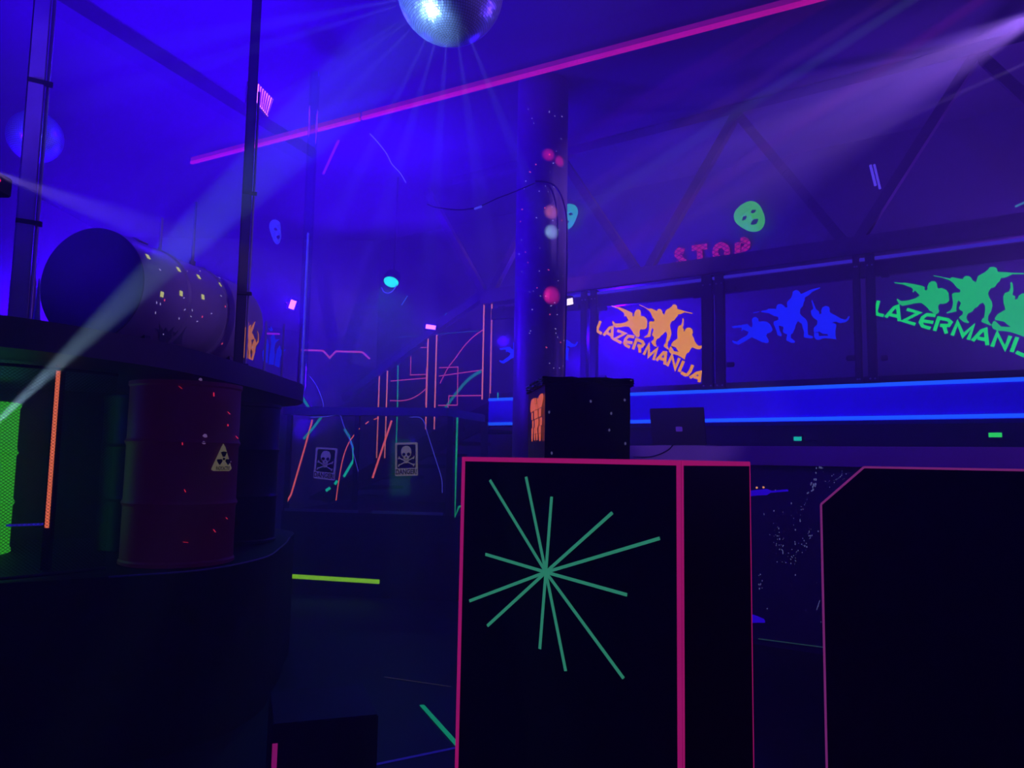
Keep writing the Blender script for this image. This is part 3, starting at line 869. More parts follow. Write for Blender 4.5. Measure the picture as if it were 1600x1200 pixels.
for x, y in ((1182.5, 762), (1193, 761.5)):
    prism(bm, disc_pts(fp(x, y), RV, Z, .009, 8), VV * -.003)
obj('orange_dot', bm, fluo('orange_dot', (255, 170, 110), 1.0), CT)['label'] = 'orange dot'
bm = B(); strip(bm, [atG(1185, 998, CD - .012), atG(1292, 1012, CD - .012)], -VV, .007, .003)
obj('kick_strip', bm, fluo('dim_green_strip', (40, 75, 75), .7), CT)

dL = CD + .12
lapA = [atG(1020, 690, dL), atG(1102, 691, dL)]
L0 = G(sG(1019, dL), dL, zc1); L1 = G(sG(1103, dL), dL, zc1)
lw = (L1 - L0).length
LT = thing('laptop', 'open black laptop with its lid towards us on the counter', 'laptop', (L0 + L1) / 2)
ltop = atG(1065, 639, dL - .06).z - zc1
tilt = (Z * ltop - VV * .06)
bm = B(); pbox(bm, L0 + Z * .012, RV * lw, tilt, VV * .012); bevel(bm, .004)
obj('lid', bm, mat('laptop_black', (.012, .012, .016), .4), LT)
bm = B(); pbox(bm, L0 + RV * .02 + VV * .015, RV * (lw - .04), VV * .27, Z * .016); bevel(bm, .004)
obj('base', bm, mat('laptop_base', (.2, .2, .3), .4), LT)
bm = B(); pbox(bm, L0 + Z * .012 + RV * (lw * .47) + tilt * .36 - VV * .001, RV * (lw * .12), tilt * .13, VV * -.002)
obj('badge', bm, mat('badge', (.2, .12, .3), .4, 0, lin((62, 28, 150)), .9), LT)
bm = B(); tube(bm, [V(p) for p in smoothline([tuple(atG(*p, CD - .06)) for p in ((1052, 694), (1045, 702), (1030, 710), (1012, 714), (990, 714))], 4)], .005, 6)
tag(obj('cable', bm, BLACK, org=atG(1045, 702, CD - .06)), 'black cable hanging from the laptop over the counter edge', 'cable')

# green marker lamps under the gallery
for lb, x, y, w, m in (('small teal marker lamp under the gallery right of the laptop', 1246, 685, 11, fluo('teal_lamp', (18, 200, 150), 1.1, .05)),
                       ('small bright green marker lamp under the gallery at the right edge of the photo', 1555, 679, 15, fluo('green_lamp', (45, 225, 75), 1.2, .05))):
    c = atG(x, y, .1); sc = (c - EYE).length / FPX
    t = thing('marker_lamp', lb, 'lamp', c, 'marker lamps under the gallery')
    bm = B(); pbox(bm, c - RV * (w * sc * .55) - Z * (3 * sc) + VV * .012, RV * (w * sc * 1.1), VV * .06, Z * (9 * sc)); bevel(bm, .004)
    obj('housing', bm, BLACK, t)
    bm = B(); pbox(bm, c - RV * (w * sc / 2) - Z * (3.5 * sc), RV * (w * sc), VV * .012, Z * (6 * sc))
    obj('lens', bm, m, t)
    bm = B(); pbox(bm, c + VV * .07 - Z * .02, RV * .02, VV * .575, Z * .02)
    obj('bracket', bm, DARKMETAL, t)

# ------------------------------------------------------------------ column
PC = at(844, 500, 7.3); PR = 41 / 1200 * 7.3
CO = thing('column', 'round column wrapped in dark film and flecked with paint', 'column', (PC.x, PC.y, 0))
bm = B(); lathe(bm, (PC.x, PC.y, 0), Z, [(PR, 0), (PR, H)], 48)
obj('shaft', bm, mat('column_film', (.16, .13, .2), .38, 0, var=.25, scale=5, bump=.04), CO, smooth=True)
bm = B(); lathe(bm, (PC.x, PC.y, 0), Z, [(PR + .03, 0), (PR + .03, .12), (PR + .01, .14), (PR, .14)], 48)
obj('plinth', bm, BLACK, CO, smooth=True)
def atCyl(px, py, c, r):
    d = ray(px, py); ox_, oy_ = EYE.x - c.x, EYE.y - c.y
    a = d.x ** 2 + d.y ** 2; b = 2 * (ox_ * d.x + oy_ * d.y); cc = ox_ ** 2 + oy_ ** 2 - r * r
    D = b * b - 4 * a * cc
    if D < 0: return None, None
    p = EYE + d * ((-b - math.sqrt(D)) / (2 * a))
    return p, V((p.x - c.x, p.y - c.y, 0)).normalized()
for nm, m, n, (rs0, rs1), seed in (('white_fleck', fluo('white_fleck', (165, 150, 225), .8, .3), 50, (.0025, .0055), 5), ('pink_fleck', fluo('pink_fleck', (225, 70, 130), .9, .2), 14, (.004, .008), 9)):
    bm = B(); rs = random.Random(seed)
    for _ in range(n):
        px, py = 808 + 74 * rs.random() ** .7, 170 + 415 * rs.random()
        p, nn = atCyl(px, py, PC, PR + .001)
        if p is None: continue
        ta = Z.cross(nn); an = rs.uniform(-.6, .6)
        e1 = ta * math.cos(an) + Z * math.sin(an); e2 = nn.cross(e1)
        rr = rs.uniform(rs0, rs1)
        prism(bm, disc_pts(p, e1, e2, rr * rs.uniform(1, 2.2), 6, rr), nn * .002)
    obj('paint_fleck', bm, m, CO)
cab = smoothline([(836, 283), (852, 284), (866, 290), (876, 304), (882, 322), (886, 350), (885.5, 420), (884, 500), (882, 588)], 5)
for lb, dx in (('thin dark cable running down the right side of the column', 0),):
    bm = B(); tube(bm, [at(x + dx, y, 7.03) for x, y in cab], .0085, 6)
    tag(obj('cable', bm, mat('cable_black', (.02, .02, .03), .35), org=at(885, 420, 7.03)), lb, 'cable')
bm = B(); tube(bm, [at(x, y, 7.0) for x, y in smoothline([(667, 319), (682, 324), (715, 328), (745, 324), (775, 311), (803, 300), (836, 286)], 5)], .005, 6)
tag(obj('cable', bm, mat('cable_black', (.02, .02, .03), .35), org=at(745, 324, 7.0)), 'thin dark cable slung from the column towards the left', 'cable')
bm = B(); tube(bm, [at(741, 326.5, 6.99), at(753, 322.5, 6.99)], .011, 7)
tag(obj('cable_joint', bm, fluo('pale_joint', (80, 75, 215), .8), org=at(747, 325, 6.99)), 'pale taped joint on the slung cable', 'joint')
bm = B(); tube(bm, [atz(x, y, z) for (x, y), z in zip(smoothline([(578, 209), (590, 222), (604, 240), (612, 256), (625, 270), (634, 285)], 3), np.linspace(5.18, 4.95, 16))], .006, 5)
tag(obj('cord', bm, fluo('pale_cord', (120, 110, 235), .7), org=atz(604, 240, 4.6)), 'pale wavy cord hanging under the ceiling', 'cord')

# ------------------------------------------------------------------ round bunker on the left
ZD = 2.05
rim = smoothline([(-4.7, 2.55), (-3.4, 2.62), (-2.6, 2.78), (-2.09, 3.1), (-1.83, 3.55), (-1.71, 3.95), (-1.645, 4.68), (-1.63, 5.5), (-1.66, 6.1), (-1.95, 6.65), (-2.6, 6.95), (-4.7, 7.0)], 6)
BK = thing('bunker', 'rounded dark bunker with an overhanging rim and black base', 'bunker', (-2.9, 4.8, 0))
bm = B(); prism(bm, [V((x, y, ZD - .13)) for x, y in rim], Z * .13)
obj('deck', bm, mat('deck_board', (.05, .04, .07), .55, var=.3, scale=4), BK)
def offset(path, d):
    out = []
    for i, p in enumerate(path):
        a = np.array(path[max(i - 1, 0)]); b = np.array(path[min(i + 1, len(path) - 1)])
        t = (b - a) / np.linalg.norm(b - a)
        out.append((p[0] - t[1] * d, p[1] + t[0] * d))
    return out
base = smoothline([(-4.7, 3.3), (-3.4, 3.36), (-2.6, 3.45), (-2.3, 3.58), (-1.95, 3.82), (-1.6, 4.1), (-1.45, 4.6), (-1.5, 5.1), (-1.6, 5.65), (-1.8, 6.3), (-2.6, 6.7), (-4.7, 6.75)], 6)
ZB = .9
bm = B(); prism(bm, [V((x, y, 0)) for x, y in base], Z * (ZB - .004))
obj('podium', bm, BLACK, BK)
bm = B(); tube(bm, [V((x, y, ZB - .006)) for x, y in base[24:50]], .006, 5)
obj('podium_lit_edge', bm, mat('lit_edge_tone', (.25, .25, .35), .4), BK)  # pale tube puts the podium's lit top edge into the colour
bm = B()
wallp = offset(base, .62)
inner = [(-4.6, 5.2), (-3.3, 5.2), (-2.75, 5.6), (-2.45, 6.1), (-2.5, 6.5), (-4.6, 6.55)]
prism(bm, [V((x, y, ZB)) for x, y in inner], Z * (ZD - .13 - ZB))
obj('core_wall', bm, BLACK, BK)
# wire netting in front of the barrels
net = smoothline([(-3.7, 3.39), (-2.9, 3.45), (-2.42, 3.56), (-2.22, 3.74), (-2.08, 3.94), (-2.06, 3.99)], 10)
N2 = [np.array(p) for p in net]
cum = [0.0]
for a, b in zip(N2, N2[1:]): cum.append(cum[-1] + float(np.linalg.norm(b - a)))
def onnet(s):
    s = min(max(s, 0), cum[-1])
    i = max(0, min(len(cum) - 2, int(np.searchsorted(cum, s)) - 1))
    f = (s - cum[i]) / (cum[i + 1] - cum[i])
    p = N2[i] * (1 - f) + N2[i + 1] * f; t = N2[i + 1] - N2[i]
    return p, t / np.linalg.norm(t)
bm = B()
z0n, z1n = ZB, ZD - .13
hh = z1n - z0n; cell = .0195; wv = .0013
def wire(pts):
    prev = None
    for s, z in pts:
        p, t = onnet(s); nn = V((t[1], -t[0], 0))
        c = V((p[0], p[1], z))
        q = [bm.verts.new(c + Z * wv), bm.verts.new(c - Z * wv), bm.verts.new(c + nn * .0022)]
        if prev:
            for k in range(3):
                bm.faces.new((prev[k], prev[(k + 1) % 3], q[(k + 1) % 3], q[k]))
        prev = q
k = -hh
slope = .8
while k < cum[-1]:
    for sg in (1, -1):
        sA, sB = max(0, k), min(cum[-1], k + hh / slope)
        if sB - sA > .01:
            pts = []
            n_ = max(2, int((sB - sA) / .09) + 1)
            for i in range(n_):
                s = sA + (sB - sA) * i / (n_ - 1)
                zz = z0n + (s - k) * slope if sg > 0 else z1n - (s - k) * slope
                pts.append((s, zz))
            wire(pts)
    k += cell
o = obj('netting', bm, mat('net_wire', (.03, .03, .05), .4, .3), BK)
o['label'] = 'dark diamond wire netting'
for zz in (z0n + .012, z1n - .02):
    bm = B(); tube(bm, [V((*onnet(cum[-1] * i / 30)[0], zz)) for i in range(31)], .009, 6)
    obj('net_frame', bm, DARKMETAL, BK)

# barrels
def barrel(name, label, c, r, h, m, flip=False):
    t = thing(name, label, 'barrel', c, 'barrels in the bunker')
    prof = [(r * .97, 0), (r * 1.0, .004), (r * 1.0, .02), (r * .975, .03)]
    def ring(z):
        return [(r * .975, z - .022), (r * .99, z - .012), (r * 1.012, z), (r * .99, z + .012), (r * .975, z + .022)]
    prof += ring(h / 3) + ring(2 * h / 3) + [(r * .975, h - .03), (r * 1.0, h - .02), (r * 1.0, h), (r * .95, h), (r * .94, h - .012), (0, h - .012)]
    bm = B(); lathe(bm, c, Z, prof, 56)
    obj('drum', bm, m, t, smooth=True)
    bm = B(); lathe(bm, V(c) + V((r * .55, -r * .2, h - .012)), Z, [(.035, 0), (.035, .01), (.028, .016), (0, .016)], 16)
    obj('bung', bm, DARKMETAL, t)
    bm = B()
    for k in range(1):
        lathe(bm, V(c) + V((-r * .5, r * .3, h - .012)), Z, [(.02, 0), (.02, .01), (.014, .014), (0, .014)], 14)
    obj('vent_plug', bm, DARKMETAL, t)
    return t
barrel('barrel', 'glowing green barrel behind the wire netting at the left edge of the photo', (-3.215, 4.5, ZB), .29, .88, mat('green_drum', (.03, .3, .02), .5, 0, lin((52, 180, 38)), .9, .3, 2.5))
RB = barrel('barrel', 'dark red barrel with a radiation warning triangle', (-1.85, 4.36, ZB), .30, .99, mat('red_drum', (.10, .01, .03), .5, 0, lin((30, 0, 24)), .45, .25, 3))
barrel('barrel', 'black barrel standing behind and left of the red one', (-2.33, 4.97, ZB), .28, .95, mat('black_drum', (.006, .006, .012), .4, 0, spec=.3))
barrel('barrel', 'black barrel standing behind and right of the red one', (-1.92, 5.41, ZB), .285, .95, mat('black_drum', (.006, .006, .012), .4, 0, spec=.3))
RC = V((-1.85, 4.36, 0))
def atRB(a, b, r=.297): 
    p, n = atCyl(a, b, RC, r); return p
c3 = lambda p: (p[0] * .3, 540 + p[1] * .3)
TRI = [c3(p) for p in ((1168, 507), (1207, 640), (1200, 653), (1105, 653), (1099, 645), (1160, 512))]
def onbarrel(bm, pts, r, th=.002):
    P = [atRB(*p, r) for p in pts]
    P = [p for p in P if p is not None]
    n = sum((V((p.x - RC.x, p.y - RC.y, 0)).normalized() for p in P), V()).normalized()
    prism(bm, P, n * th)
# sign plate follows the drum: cut into vertical slices
def slices(bm, tri, r, n=10, th=.003):
    xs = [p[0] for p in tri]; x0, x1 = min(xs), max(xs)
    def span(x):
        ys = []
        for i in range(len(tri)):
            (ax, ay), (bx_, by) = tri[i], tri[(i + 1) % len(tri)]
            if min(ax, bx_) <= x <= max(ax, bx_) and abs(ax - bx_) > 1e-6:
                ys.append(ay + (by - ay) * (x - ax) / (bx_ - ax))
        return min(ys), max(ys)
    prev = None
    for i in range(n + 1):
        x = x0 + .01 + (x1 - x0 - .02) * i / n
        a, b = span(x)
        va, vb = bm.verts.new(atRB(x, a, r)), bm.verts.new(atRB(x, b, r))
        if prev and (prev[0].co - va.co).length > 1e-6:
            bm.faces.new((prev[0], va, vb, prev[1]))
        prev = (va, vb)
bm = B(); slices(bm, TRI, .3035)
sp = obj('warning_triangle', bm, mat('warning_plate', (.3, .27, .18), .5, 0, lin((112, 104, 76)), .6, .2), RB)
sp['label'] = 'pale yellow radiation warning triangle'
bm = B()
cx, cy = c3((1166, 590))
for a0 in (-90, 30, 150):
    pts = [(cx + r_ * math.cos(math.radians(a)), cy + r_ * 1.05 * math.sin(math.radians(a))) for r_, aa in ((3.4, (-26, 0, 26)), (11.0, (26, 13, 0, -13, -26))) for a in [a0 + k for k in aa]]
    onbarrel(bm, pts, .3055, .001)
onbarrel(bm, [(cx + 2 * math.cos(k * .785), cy + 2 * math.sin(k * .785)) for k in range(8)], .3055, .001)
obj('trefoil', bm, BLACK, sp)
bm = B()
tp0 = atRB(*c3((1118, 640)), .306); tp1 = atRB(*c3((1200, 640)), .306)
ex = (tp1 - tp0); 
bm = text_bm('RADIOACTIVE', (tp0 + tp1) / 2, ex, Z * ex.length, (.135, .26), V((ex.y, -ex.x, 0)).normalized(), .001, .02)
for vt in bm.verts:
    q = V((vt.co.x - RC.x, vt.co.y - RC.y, 0)).normalized() * (.3062 + random.random() * .0002)
    vt.co.x, vt.co.y = RC.x + q.x, RC.y + q.y
obj('lettering', bm, BLACK, sp)
bm = B()
for x, y, l, a in ((282, 605, 7, .7), (334, 616, 6, 1.6), (357.5, 645, 5, .9), (356, 664, 3, 1.7), (370, 683, 5, .9), (289, 766.5, 5, 1.2), (354, 809.5, 3, .9), (335, 829, 5, 1.0), (290, 847, 8, .1), (285, 693, 4, 1.6), (356, 734, 3, 1.2)):
    onbarrel(bm, [(x - l / 2 * math.cos(a) - .9, y - l / 2 * math.sin(a)), (x + l / 2 * math.cos(a) - .7, y + l / 2 * math.sin(a)), (x + l / 2 * math.cos(a) + .9, y + l / 2 * math.sin(a) + .6), (x - l / 2 * math.cos(a) + .7, y - l / 2 * math.sin(a) + .7)], .3, .002)
obj('paint_fleck', bm, fluo('red_fleck', (235, 40, 70), .9, .2), RB)['label'] = 'red paint flecks'
bm = B()
for x, y, l in ((313, 593, 3.2), (320, 681, 4), (318, 692, 3.2), (359, 721, 2)):
    onbarrel(bm, [(x - l, y), (x - l * .2, y - l * .8), (x + l * .7, y - l * .6), (x + l, y + l * .5), (x, y + l * .7)], .3, .002)
obj('paint_fleck', bm, fluo('pale_fleck', (120, 90, 150), .6, .3), RB)['label'] = 'pale paint flecks'

# orange taped upright behind the netting
a, b = at(92, 562, 3.95), at(73, 825, 3.95)
OP = thing('upright', 'slim black upright with an orange tape stripe behind the netting', 'post', (a.x, 3.95, ZB))
bm = B(); pbox(bm, V((a.x - .02, 3.956, ZB)), (.04, 0, 0), (0, .03, 0), (0, 0, ZD - .13 - ZB))
obj('bar', bm, BLACK, OP)
bm = B(); strip(bm, [V((a.x, 3.955, a.z)), V((a.x, 3.955, b.z))], V((0, -1, 0)), .021, .003)
obj('tape', bm, fluo('hot_orange_tape', (255, 120, 85), 1.0, .08), OP)['label'] = 'orange tape stripe'
bm = B(); strip(bm, [at(10, 821, 4.0), at(70, 819, 4.0)], V((0, -1, 0)), .012, .004)  # blue light streaking a shelf, drawn as a strip that glows
tag(obj('light_line', bm, fluo('blue_light_streak', (40, 30, 190), .8, .6, 30), org=at(40, 820, 4.0)), 'short strip painted as blue light caught on a shelf between the green barrel and the orange stripe', 'light line')

# ------------------------------------------------------------------ tank on the bunker deck
T0 = at(143, 450, 4.05); T1 = at(343, 513, 4.05 * 1.304)
r_t = 92 / 1200 * 4.05
T0.z = T1.z = ZD + r_t + .03
ax = (T1 - T0).normalized(); TL = (T1 - T0).length
TK = thing('tank', 'large horizontal tank with yellow squares and flame art on the bunker deck', 'tank', ((T0 + T1) / 2).xy.to_3d() + Z * ZD)
r = r_t
prof = [(r * .96, 0.004), (r * .99, .0), (r, .01)]
for k in (.34, .67):
    prof += [(r, TL * k - .02), (r * 1.03, TL * k - .008), (r * 1.03, TL * k + .008), (r, TL * k + .02)]
prof += [(r, TL)] + [(r * math.cos(a), TL + r * .62 * math.sin(a)) for a in [math.pi / 2 * k / 8 for k in range(1, 9)]]
bm = B(); lathe(bm, T0, ax, prof, 64)
obj('shell', bm, mat('tank_paint', (.42, .36, .42), .42, 0, var=.15, scale=2), TK, smooth=True)
bm = B(); lathe(bm, T0 - ax * .012, ax, [(0, -.02), (r * .5, -.016), (r * .93, -.004), (r * 1.0, .006), (r * 1.0, .016), (r * .93, .016)], 64)
obj('end_cap', bm, mat('tank_cap', (.05, .045, .08), .55, var=.4, scale=4), TK, smooth=True)
for k in range(0, 2):
    bm = B()
    p = T0 + ax * (TL * (.15 + .7 * k))
    sd = ax.cross(Z).normalized()
    prism(bm, [p - sd * r * .7 - Z * (r + .03), p + sd * r * .7 - Z * (r + .03), p + sd * r * .62 - Z * r * .72, p + sd * r * .3 - Z * (r * .93), p - sd * r * .3 - Z * r * .93, p - sd * r * .62 - Z * r * .72], ax * .05)
    obj('saddle', bm, DARKMETAL, TK)
def atT(px, py, rr):
    d = ray(px, py); o = EYE - T0
    dd = d - ax * d.dot(ax); oo = o - ax * o.dot(ax)
    a = dd.dot(dd); b = 2 * dd.dot(oo); c = oo.dot(oo) - rr * rr
    D = b * b - 4 * a * c
    if D < 0: return None, None
    p = EYE + d * ((-b - math.sqrt(D)) / (2 * a))
    q = p - T0; n = (q - ax * q.dot(ax)).normalized()
    return p, n
bm = B()
for x, y in ((231, 401), (279, 421), (310.5, 432.5), (345, 445), (253, 460), (283, 458.5), (317, 464), (358, 481)):
    p, n = atT(x, y, r + .001)
    if p is None: continue
    e1 = n.cross(ax).normalized()
    w = .016
    prism(bm, [p - e1 * w * .9 - ax * w * .8, p + e1 * w * .9 - ax * w * .8, p + e1 * w * .9 + ax * w * .8, p - e1 * w * .9 + ax * w * .8], n * .002)
obj('yellow_square', bm, fluo('yellow_square', (205, 205, 130), .9, .15), TK)['label'] = 'pale yellow tape squares'
def ontank(bm, pts, rr=None):
    P, nn = [], V()
    for p in pts:
        q, n = atT(*p, rr or r + .002)
        if q is None: return
        P.append(q); nn += n
    prism(bm, P, nn.normalized() * .0015)
c22 = lambda p: (220 + p[0] * .175, 480 + p[1] * .175)
flame = [[(865,440),(870,400),(872,350),(880,330),(890,400),(905,445)], [(905,445),(895,400),(902,340),(900,260),(880,220),(855,218),(885,190),(890,150),(912,180),(935,180),(945,165),(965,128),(958,200),(950,290),(945,360),(955,400),(948,460)],
         [(960,460),(965,400),(955,350),(962,300),(955,230),(965,170),(985,155),(975,200),(1005,150),(1022,125),(1005,190),(990,225),(1005,250),(1015,285),(985,290),(990,340),(975,400),(985,470)], [(985,470),(1000,400),(985,370),(1005,310),(1020,280),(1030,320),(1045,300),(1050,250),(1040,210),(1052,240),(1052,310),(1025,350),(1020,400),(1000,475)]]
bm = B()
for f in flame: ontank(bm, [c22(p) for p in f])
obj('flame_art', bm, fluo('peach_flames', (205, 115, 85), .8, .12), TK)['label'] = 'peach coloured flames'
flame2 = [[(165,300),(160,230),(125,185),(170,200),(165,150),(205,215),(225,180),(245,220),(300,170),(275,220),(270,320)], [(290,325),(295,260),(285,215),(315,230),(330,205),(345,250),(365,230),(410,170),(372,250),(365,330)]]
bm = B()
for f in flame2: ontank(bm, [c22(p) for p in f])
obj('flame_art', bm, mat('dim_flames', (.16, .2, .25), .6), TK)['label'] = 'faint grey blue flames'
for x, y0, y1, Y in ((253, 340, 398, 4.5), (306, 316, 425, 4.75)):
    a, b = at(x, y0, Y), at(x, y1, Y)
    bm = B(); tube(bm, [V((a.x, a.y, a.z)), V((a.x, a.y, T0.z + r * .9))], .009, 7)
    tube(bm, [V((a.x, a.y, T0.z + r * .86)), V((a.x, a.y, T0.z + r * 1.02))], .02, 8)
    obj('vent_pipe', bm, mat('vent_pipe', (.3, .25, .4), .4), TK)
bm = B()
pp = [atT(x, y, r + .012)[0] for x, y in smoothline([(203, 368), (222, 378), (250, 388), (280, 400), (310, 412), (340, 425)], 3)]
tube(bm, [p for p in pp if p is not None], .006, 6)
obj('top_pipe', bm, STEEL, TK)
rs = random.Random(12)
bm = B()
for _ in range(26):
    p, n = atT(rs.uniform(225, 400), rs.uniform(420, 545), r + .001)
    if p is None: continue
    e1 = n.cross(ax).normalized(); e2 = n.cross(e1); a = rs.uniform(0, 3)
    prism(bm, disc_pts(p, e1 * math.cos(a) + e2 * math.sin(a), e2 * math.cos(a) - e1 * math.sin(a), .008, 5, .003), n * .002)
obj('paint_fleck', bm, fluo('white_fleck', (165, 150, 225), .8, .3), TK)
bm = B()
for x, y in ((257, 469), (316, 495), (352, 479), (347, 537), (314, 418)):
    p, n = atT(x, y, r + .001)
    if p is None: continue
    e1 = n.cross(ax).normalized(); e2 = n.cross(e1)
    prism(bm, disc_pts(p, e1, e2, .007, 5, .005), n * .002)
obj('paint_fleck', bm, fluo('pink_fleck', (225, 70, 130), .9, .2), TK)

# things on the deck: canister, stake, poles, acrylic guard
cn = atz(36, 500, ZD)
t = thing('canister', 'small violet ribbed canister on the bunker deck beside the left pole', 'canister', (cn.x - .01, cn.y + .3, ZD))
c = V((at(36, 450, cn.y + .3).x, cn.y + .3, ZD))
prof = [(.05, 0)]
for k in range(9): prof += [(.053, .01 + k * .027), (.05, .024 + k * .027)]
prof += [(.045, .26), (0, .26)]
bm = B(); lathe(bm, c, Z, prof, 24); obj('can', bm, mat('canister_paint', (.45, .25, .5), .5), t, smooth=True)
bm = B(); lathe(bm, c + Z * .26, Z, [(.025, 0), (.025, .02), (0, .024)], 16); obj('lid', bm, DARKMETAL, t)
c = atz(56, 506, ZD)
bm = B(); lathe(bm, c, Z, [(.02, 0), (.018, .004), (.013, .05), (.006, .15), (.003, .2), (0, .2)], 16)
tag(obj('stake', bm, mat('stake_paint', (.3, .3, .6), .4), org=c, smooth=True), 'slender pale tapered stake in front of the tank end cap', 'stake')

def pole(label, x, y, w, m, extra, top=4.75):
    c = atz(x, y, ZD)
    t = thing('pole', label, 'pole', c, 'poles standing on the bunker rim')
    sc = (c - EYE).length / FPX
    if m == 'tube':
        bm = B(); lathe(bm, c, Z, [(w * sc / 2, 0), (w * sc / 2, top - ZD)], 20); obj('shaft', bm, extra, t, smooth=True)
        bm = B(); lathe(bm, c, Z, [(.009, 0), (.009, 1.3)], 10); obj('core_rod_painted_glow', bm, fluo('core_rod_painted_glow', (84, 74, 225), .7, .6, 8), t, smooth=True)  # the core's reflections are painted in as a glow of its own
    else:
        hw = w * sc / 2
        dx = V((c.y, -c.x, 0)).normalized(); dy = V((-dx.y, dx.x, 0))
        bm = B(); pbox(bm, c - dx * hw - dy * hw, dx * hw * 2, dy * hw * 2, Z * (top - ZD)); bevel(bm, .006)
        obj('shaft', bm, m, t)
        bm = B(); tube(bm, [c + dx * (hw + .012) - dy * .0, c + dx * (hw + .012) + Z * (top - ZD - .9)], .008, 8); obj('conduit', bm, extra, t)
        bm = B(); pbox(bm, c - dx * (hw + .03) - dy * (hw + .03), dx * (hw * 2 + .06), dy * (hw * 2 + .06), Z * .012); obj('base_plate', bm, DARKMETAL, t)
        for zz in (.45, 1.1):
            bm = B(); pbox(bm, c - dx * hw - dy * (hw + .006) + Z * zz, dx * (hw * 2 + .03), dy * .02, Z * .02); obj('clip', bm, DARKMETAL, t)
    return t
pole('pale violet square pole with a conduit at the left edge of the photo', 26, 508, 21, mat('pale_pole', (.5, .42, .6), .45), STEEL)
pole('dark square pole standing right of the tank', 372, 572, 14, mat('dark_pole', (.045, .04, .08), .45), STEEL)
pole('clear acrylic tube pole with a core painted to glow at the right end of the bunker', 471, 606, 15, 'tube', clear('tube_acrylic', (.80, .82, .97), .10, .05))

g0, g1 = at(412, 580, 5.75), at(466, 590, 6.0)
AG = thing('guard_panel', 'clear guard panel with blue flame art at the far end of the bunker', 'panel', V((g0.x, g0.y, ZD)))
gd = V((g1.x - g0.x, g1.y - g0.y, 0)); gn = V((gd.y, -gd.x, 0)).normalized()
bm = B(); pbox(bm, V((g0.x, g0.y, ZD)), gd, gn * -.008, Z * .42)
obj('pane', bm, CLEAR, AG)
bm = B()
fl3 = [[(1090,480),(1085,400),(1120,340),(1130,280),(1140,340),(1135,420),(1130,500)], [(1140,510),(1150,420),(1165,330),(1160,260),(1190,240),(1200,290),(1240,285),(1200,320),(1190,380),(1195,430),(1185,515)], [(1195,520),(1205,430),(1215,380),(1240,340),(1250,380),(1295,380),(1260,410),(1245,450),(1235,540)], [(1140,180),(1155,200),(1160,170),(1178,200),(1170,215),(1150,212)]]
for f in fl3: prism(bm, [atpl(*c22(p), g0 + gn * .002, gn) for p in f], gn * .002)
obj('flame_art', bm, fluo('blue_flames', (25, 30, 235), .9, .1), AG)['label'] = 'blue flames'
bm = B(); strip(bm, [atpl(416, 521, g0 + gn * .003, gn), atpl(437, 522, g0 + gn * .003, gn)], gn, .014, .002)
obj('tape', bm, fluo('violet_tape', (150, 30, 230), .9), AG)['label'] = 'violet tape'
for k in (0, .5, 1):
    p = V((g0.x, g0.y, ZD)) + gd * k
    bm = B(); tube(bm, [p, p + Z * .46], .011, 8); obj('stanchion', bm, STEEL, AG)

# ------------------------------------------------------------------ low box in the left foreground
lb0 = V((at(428, 1100, 3.45).x, 3.45, 0)); lb1 = V((at(592, 1100, 3.6).x, 3.6, 0))
ld = lb1 - lb0; ln = V((-ld.y, ld.x, 0)).normalized()
LB = thing('low_box', 'low black box with a pink taped corner in the dark foreground', 'box', (lb0 + lb1) / 2)
bm = B(); pbox(bm, lb0, ld, ln * .5, Z * .34); bevel(bm, .006)
obj('body', bm, mat('plum_board', (.016, .004, .014), .6, var=.3, spec=.2), LB)
bm = B(); strip(bm, [lb0 - ln * .001 + ld.normalized() * .012, lb0 - ln * .001 + ld.normalized() * .012 + Z * .26], -ln, .022, .002)
obj('edge_tape', bm, fluo('fading_pink_tape', (150, 25, 115), .7, .5, 6), LB)['label'] = 'pink tape'

# ------------------------------------------------------------------ lamps one can see
def flood(label, px, py, Y, w, h, aim, m, rot=0.0, bars=False):
    c = at(px, py, Y)
    t = thing('flood_lamp', label, 'lamp', c, 'ultraviolet flood lamps')
    n = (V(aim) - c).normalized()
    a = n.cross(Z).normalized(); b = a.cross(n).normalized()
    a, b = a * math.cos(rot) + b * math.sin(rot), b * math.cos(rot) - a * math.sin(rot)
    bm = B(); pbox(bm, c - a * (w / 2 + .02) - b * (h / 2 + .02) - n * .09, a * (w + .04), b * (h + .04), n * .085); bevel(bm, .008)
    obj('housing', bm, BLACK, t)
    bm = B(); pbox(bm, c - a * w / 2 - b * h / 2 - n * .003, a * w, b * h, n * .006)
    obj('lens', bm, m, t)
    if bars:
        bm = B()
        for k in range(9):
            pbox(bm, c - a * (w / 2 - w * (k + .8) / 9.5) - b * h / 2 + n * .004, a * (w * .03), b * h, n * .006)
        obj('grille', bm, mat('grille', (.12, .05, .25), .5), t)
    bm = B(); tube(bm, [c - a * (w / 2 + .03), c - a * (w / 2 + .03) - n * .16, c + a * (w / 2 + .03) - n * .16, c + a * (w / 2 + .03)], .008, 6)
    obj('yoke', bm, DARKMETAL, t)
    return t
UVM = fluo('lamp_face', (240, 150, 255), 1.8, .1)
fc = [at(403, 131, 6.3), at(426, 155, 6.6), at(418, 182, 6.6), at(401, 160, 6.3)]
t = thing('flood_lamp', 'flood lamp with a pink glowing grille high on the ceiling beside the dark pole', 'lamp', sum(fc, V()) / 4, 'ultraviolet flood lamps')
fn = (fc[1] - fc[0]).cross(fc[3] - fc[0]).normalized()
if fn.y > 0: fn = -fn
bm = B(); prism(bm, [p + (p - sum(fc, V()) / 4) * .15 - fn * .004 for p in fc], fn * -.09); obj('housing', bm, BLACK, t)
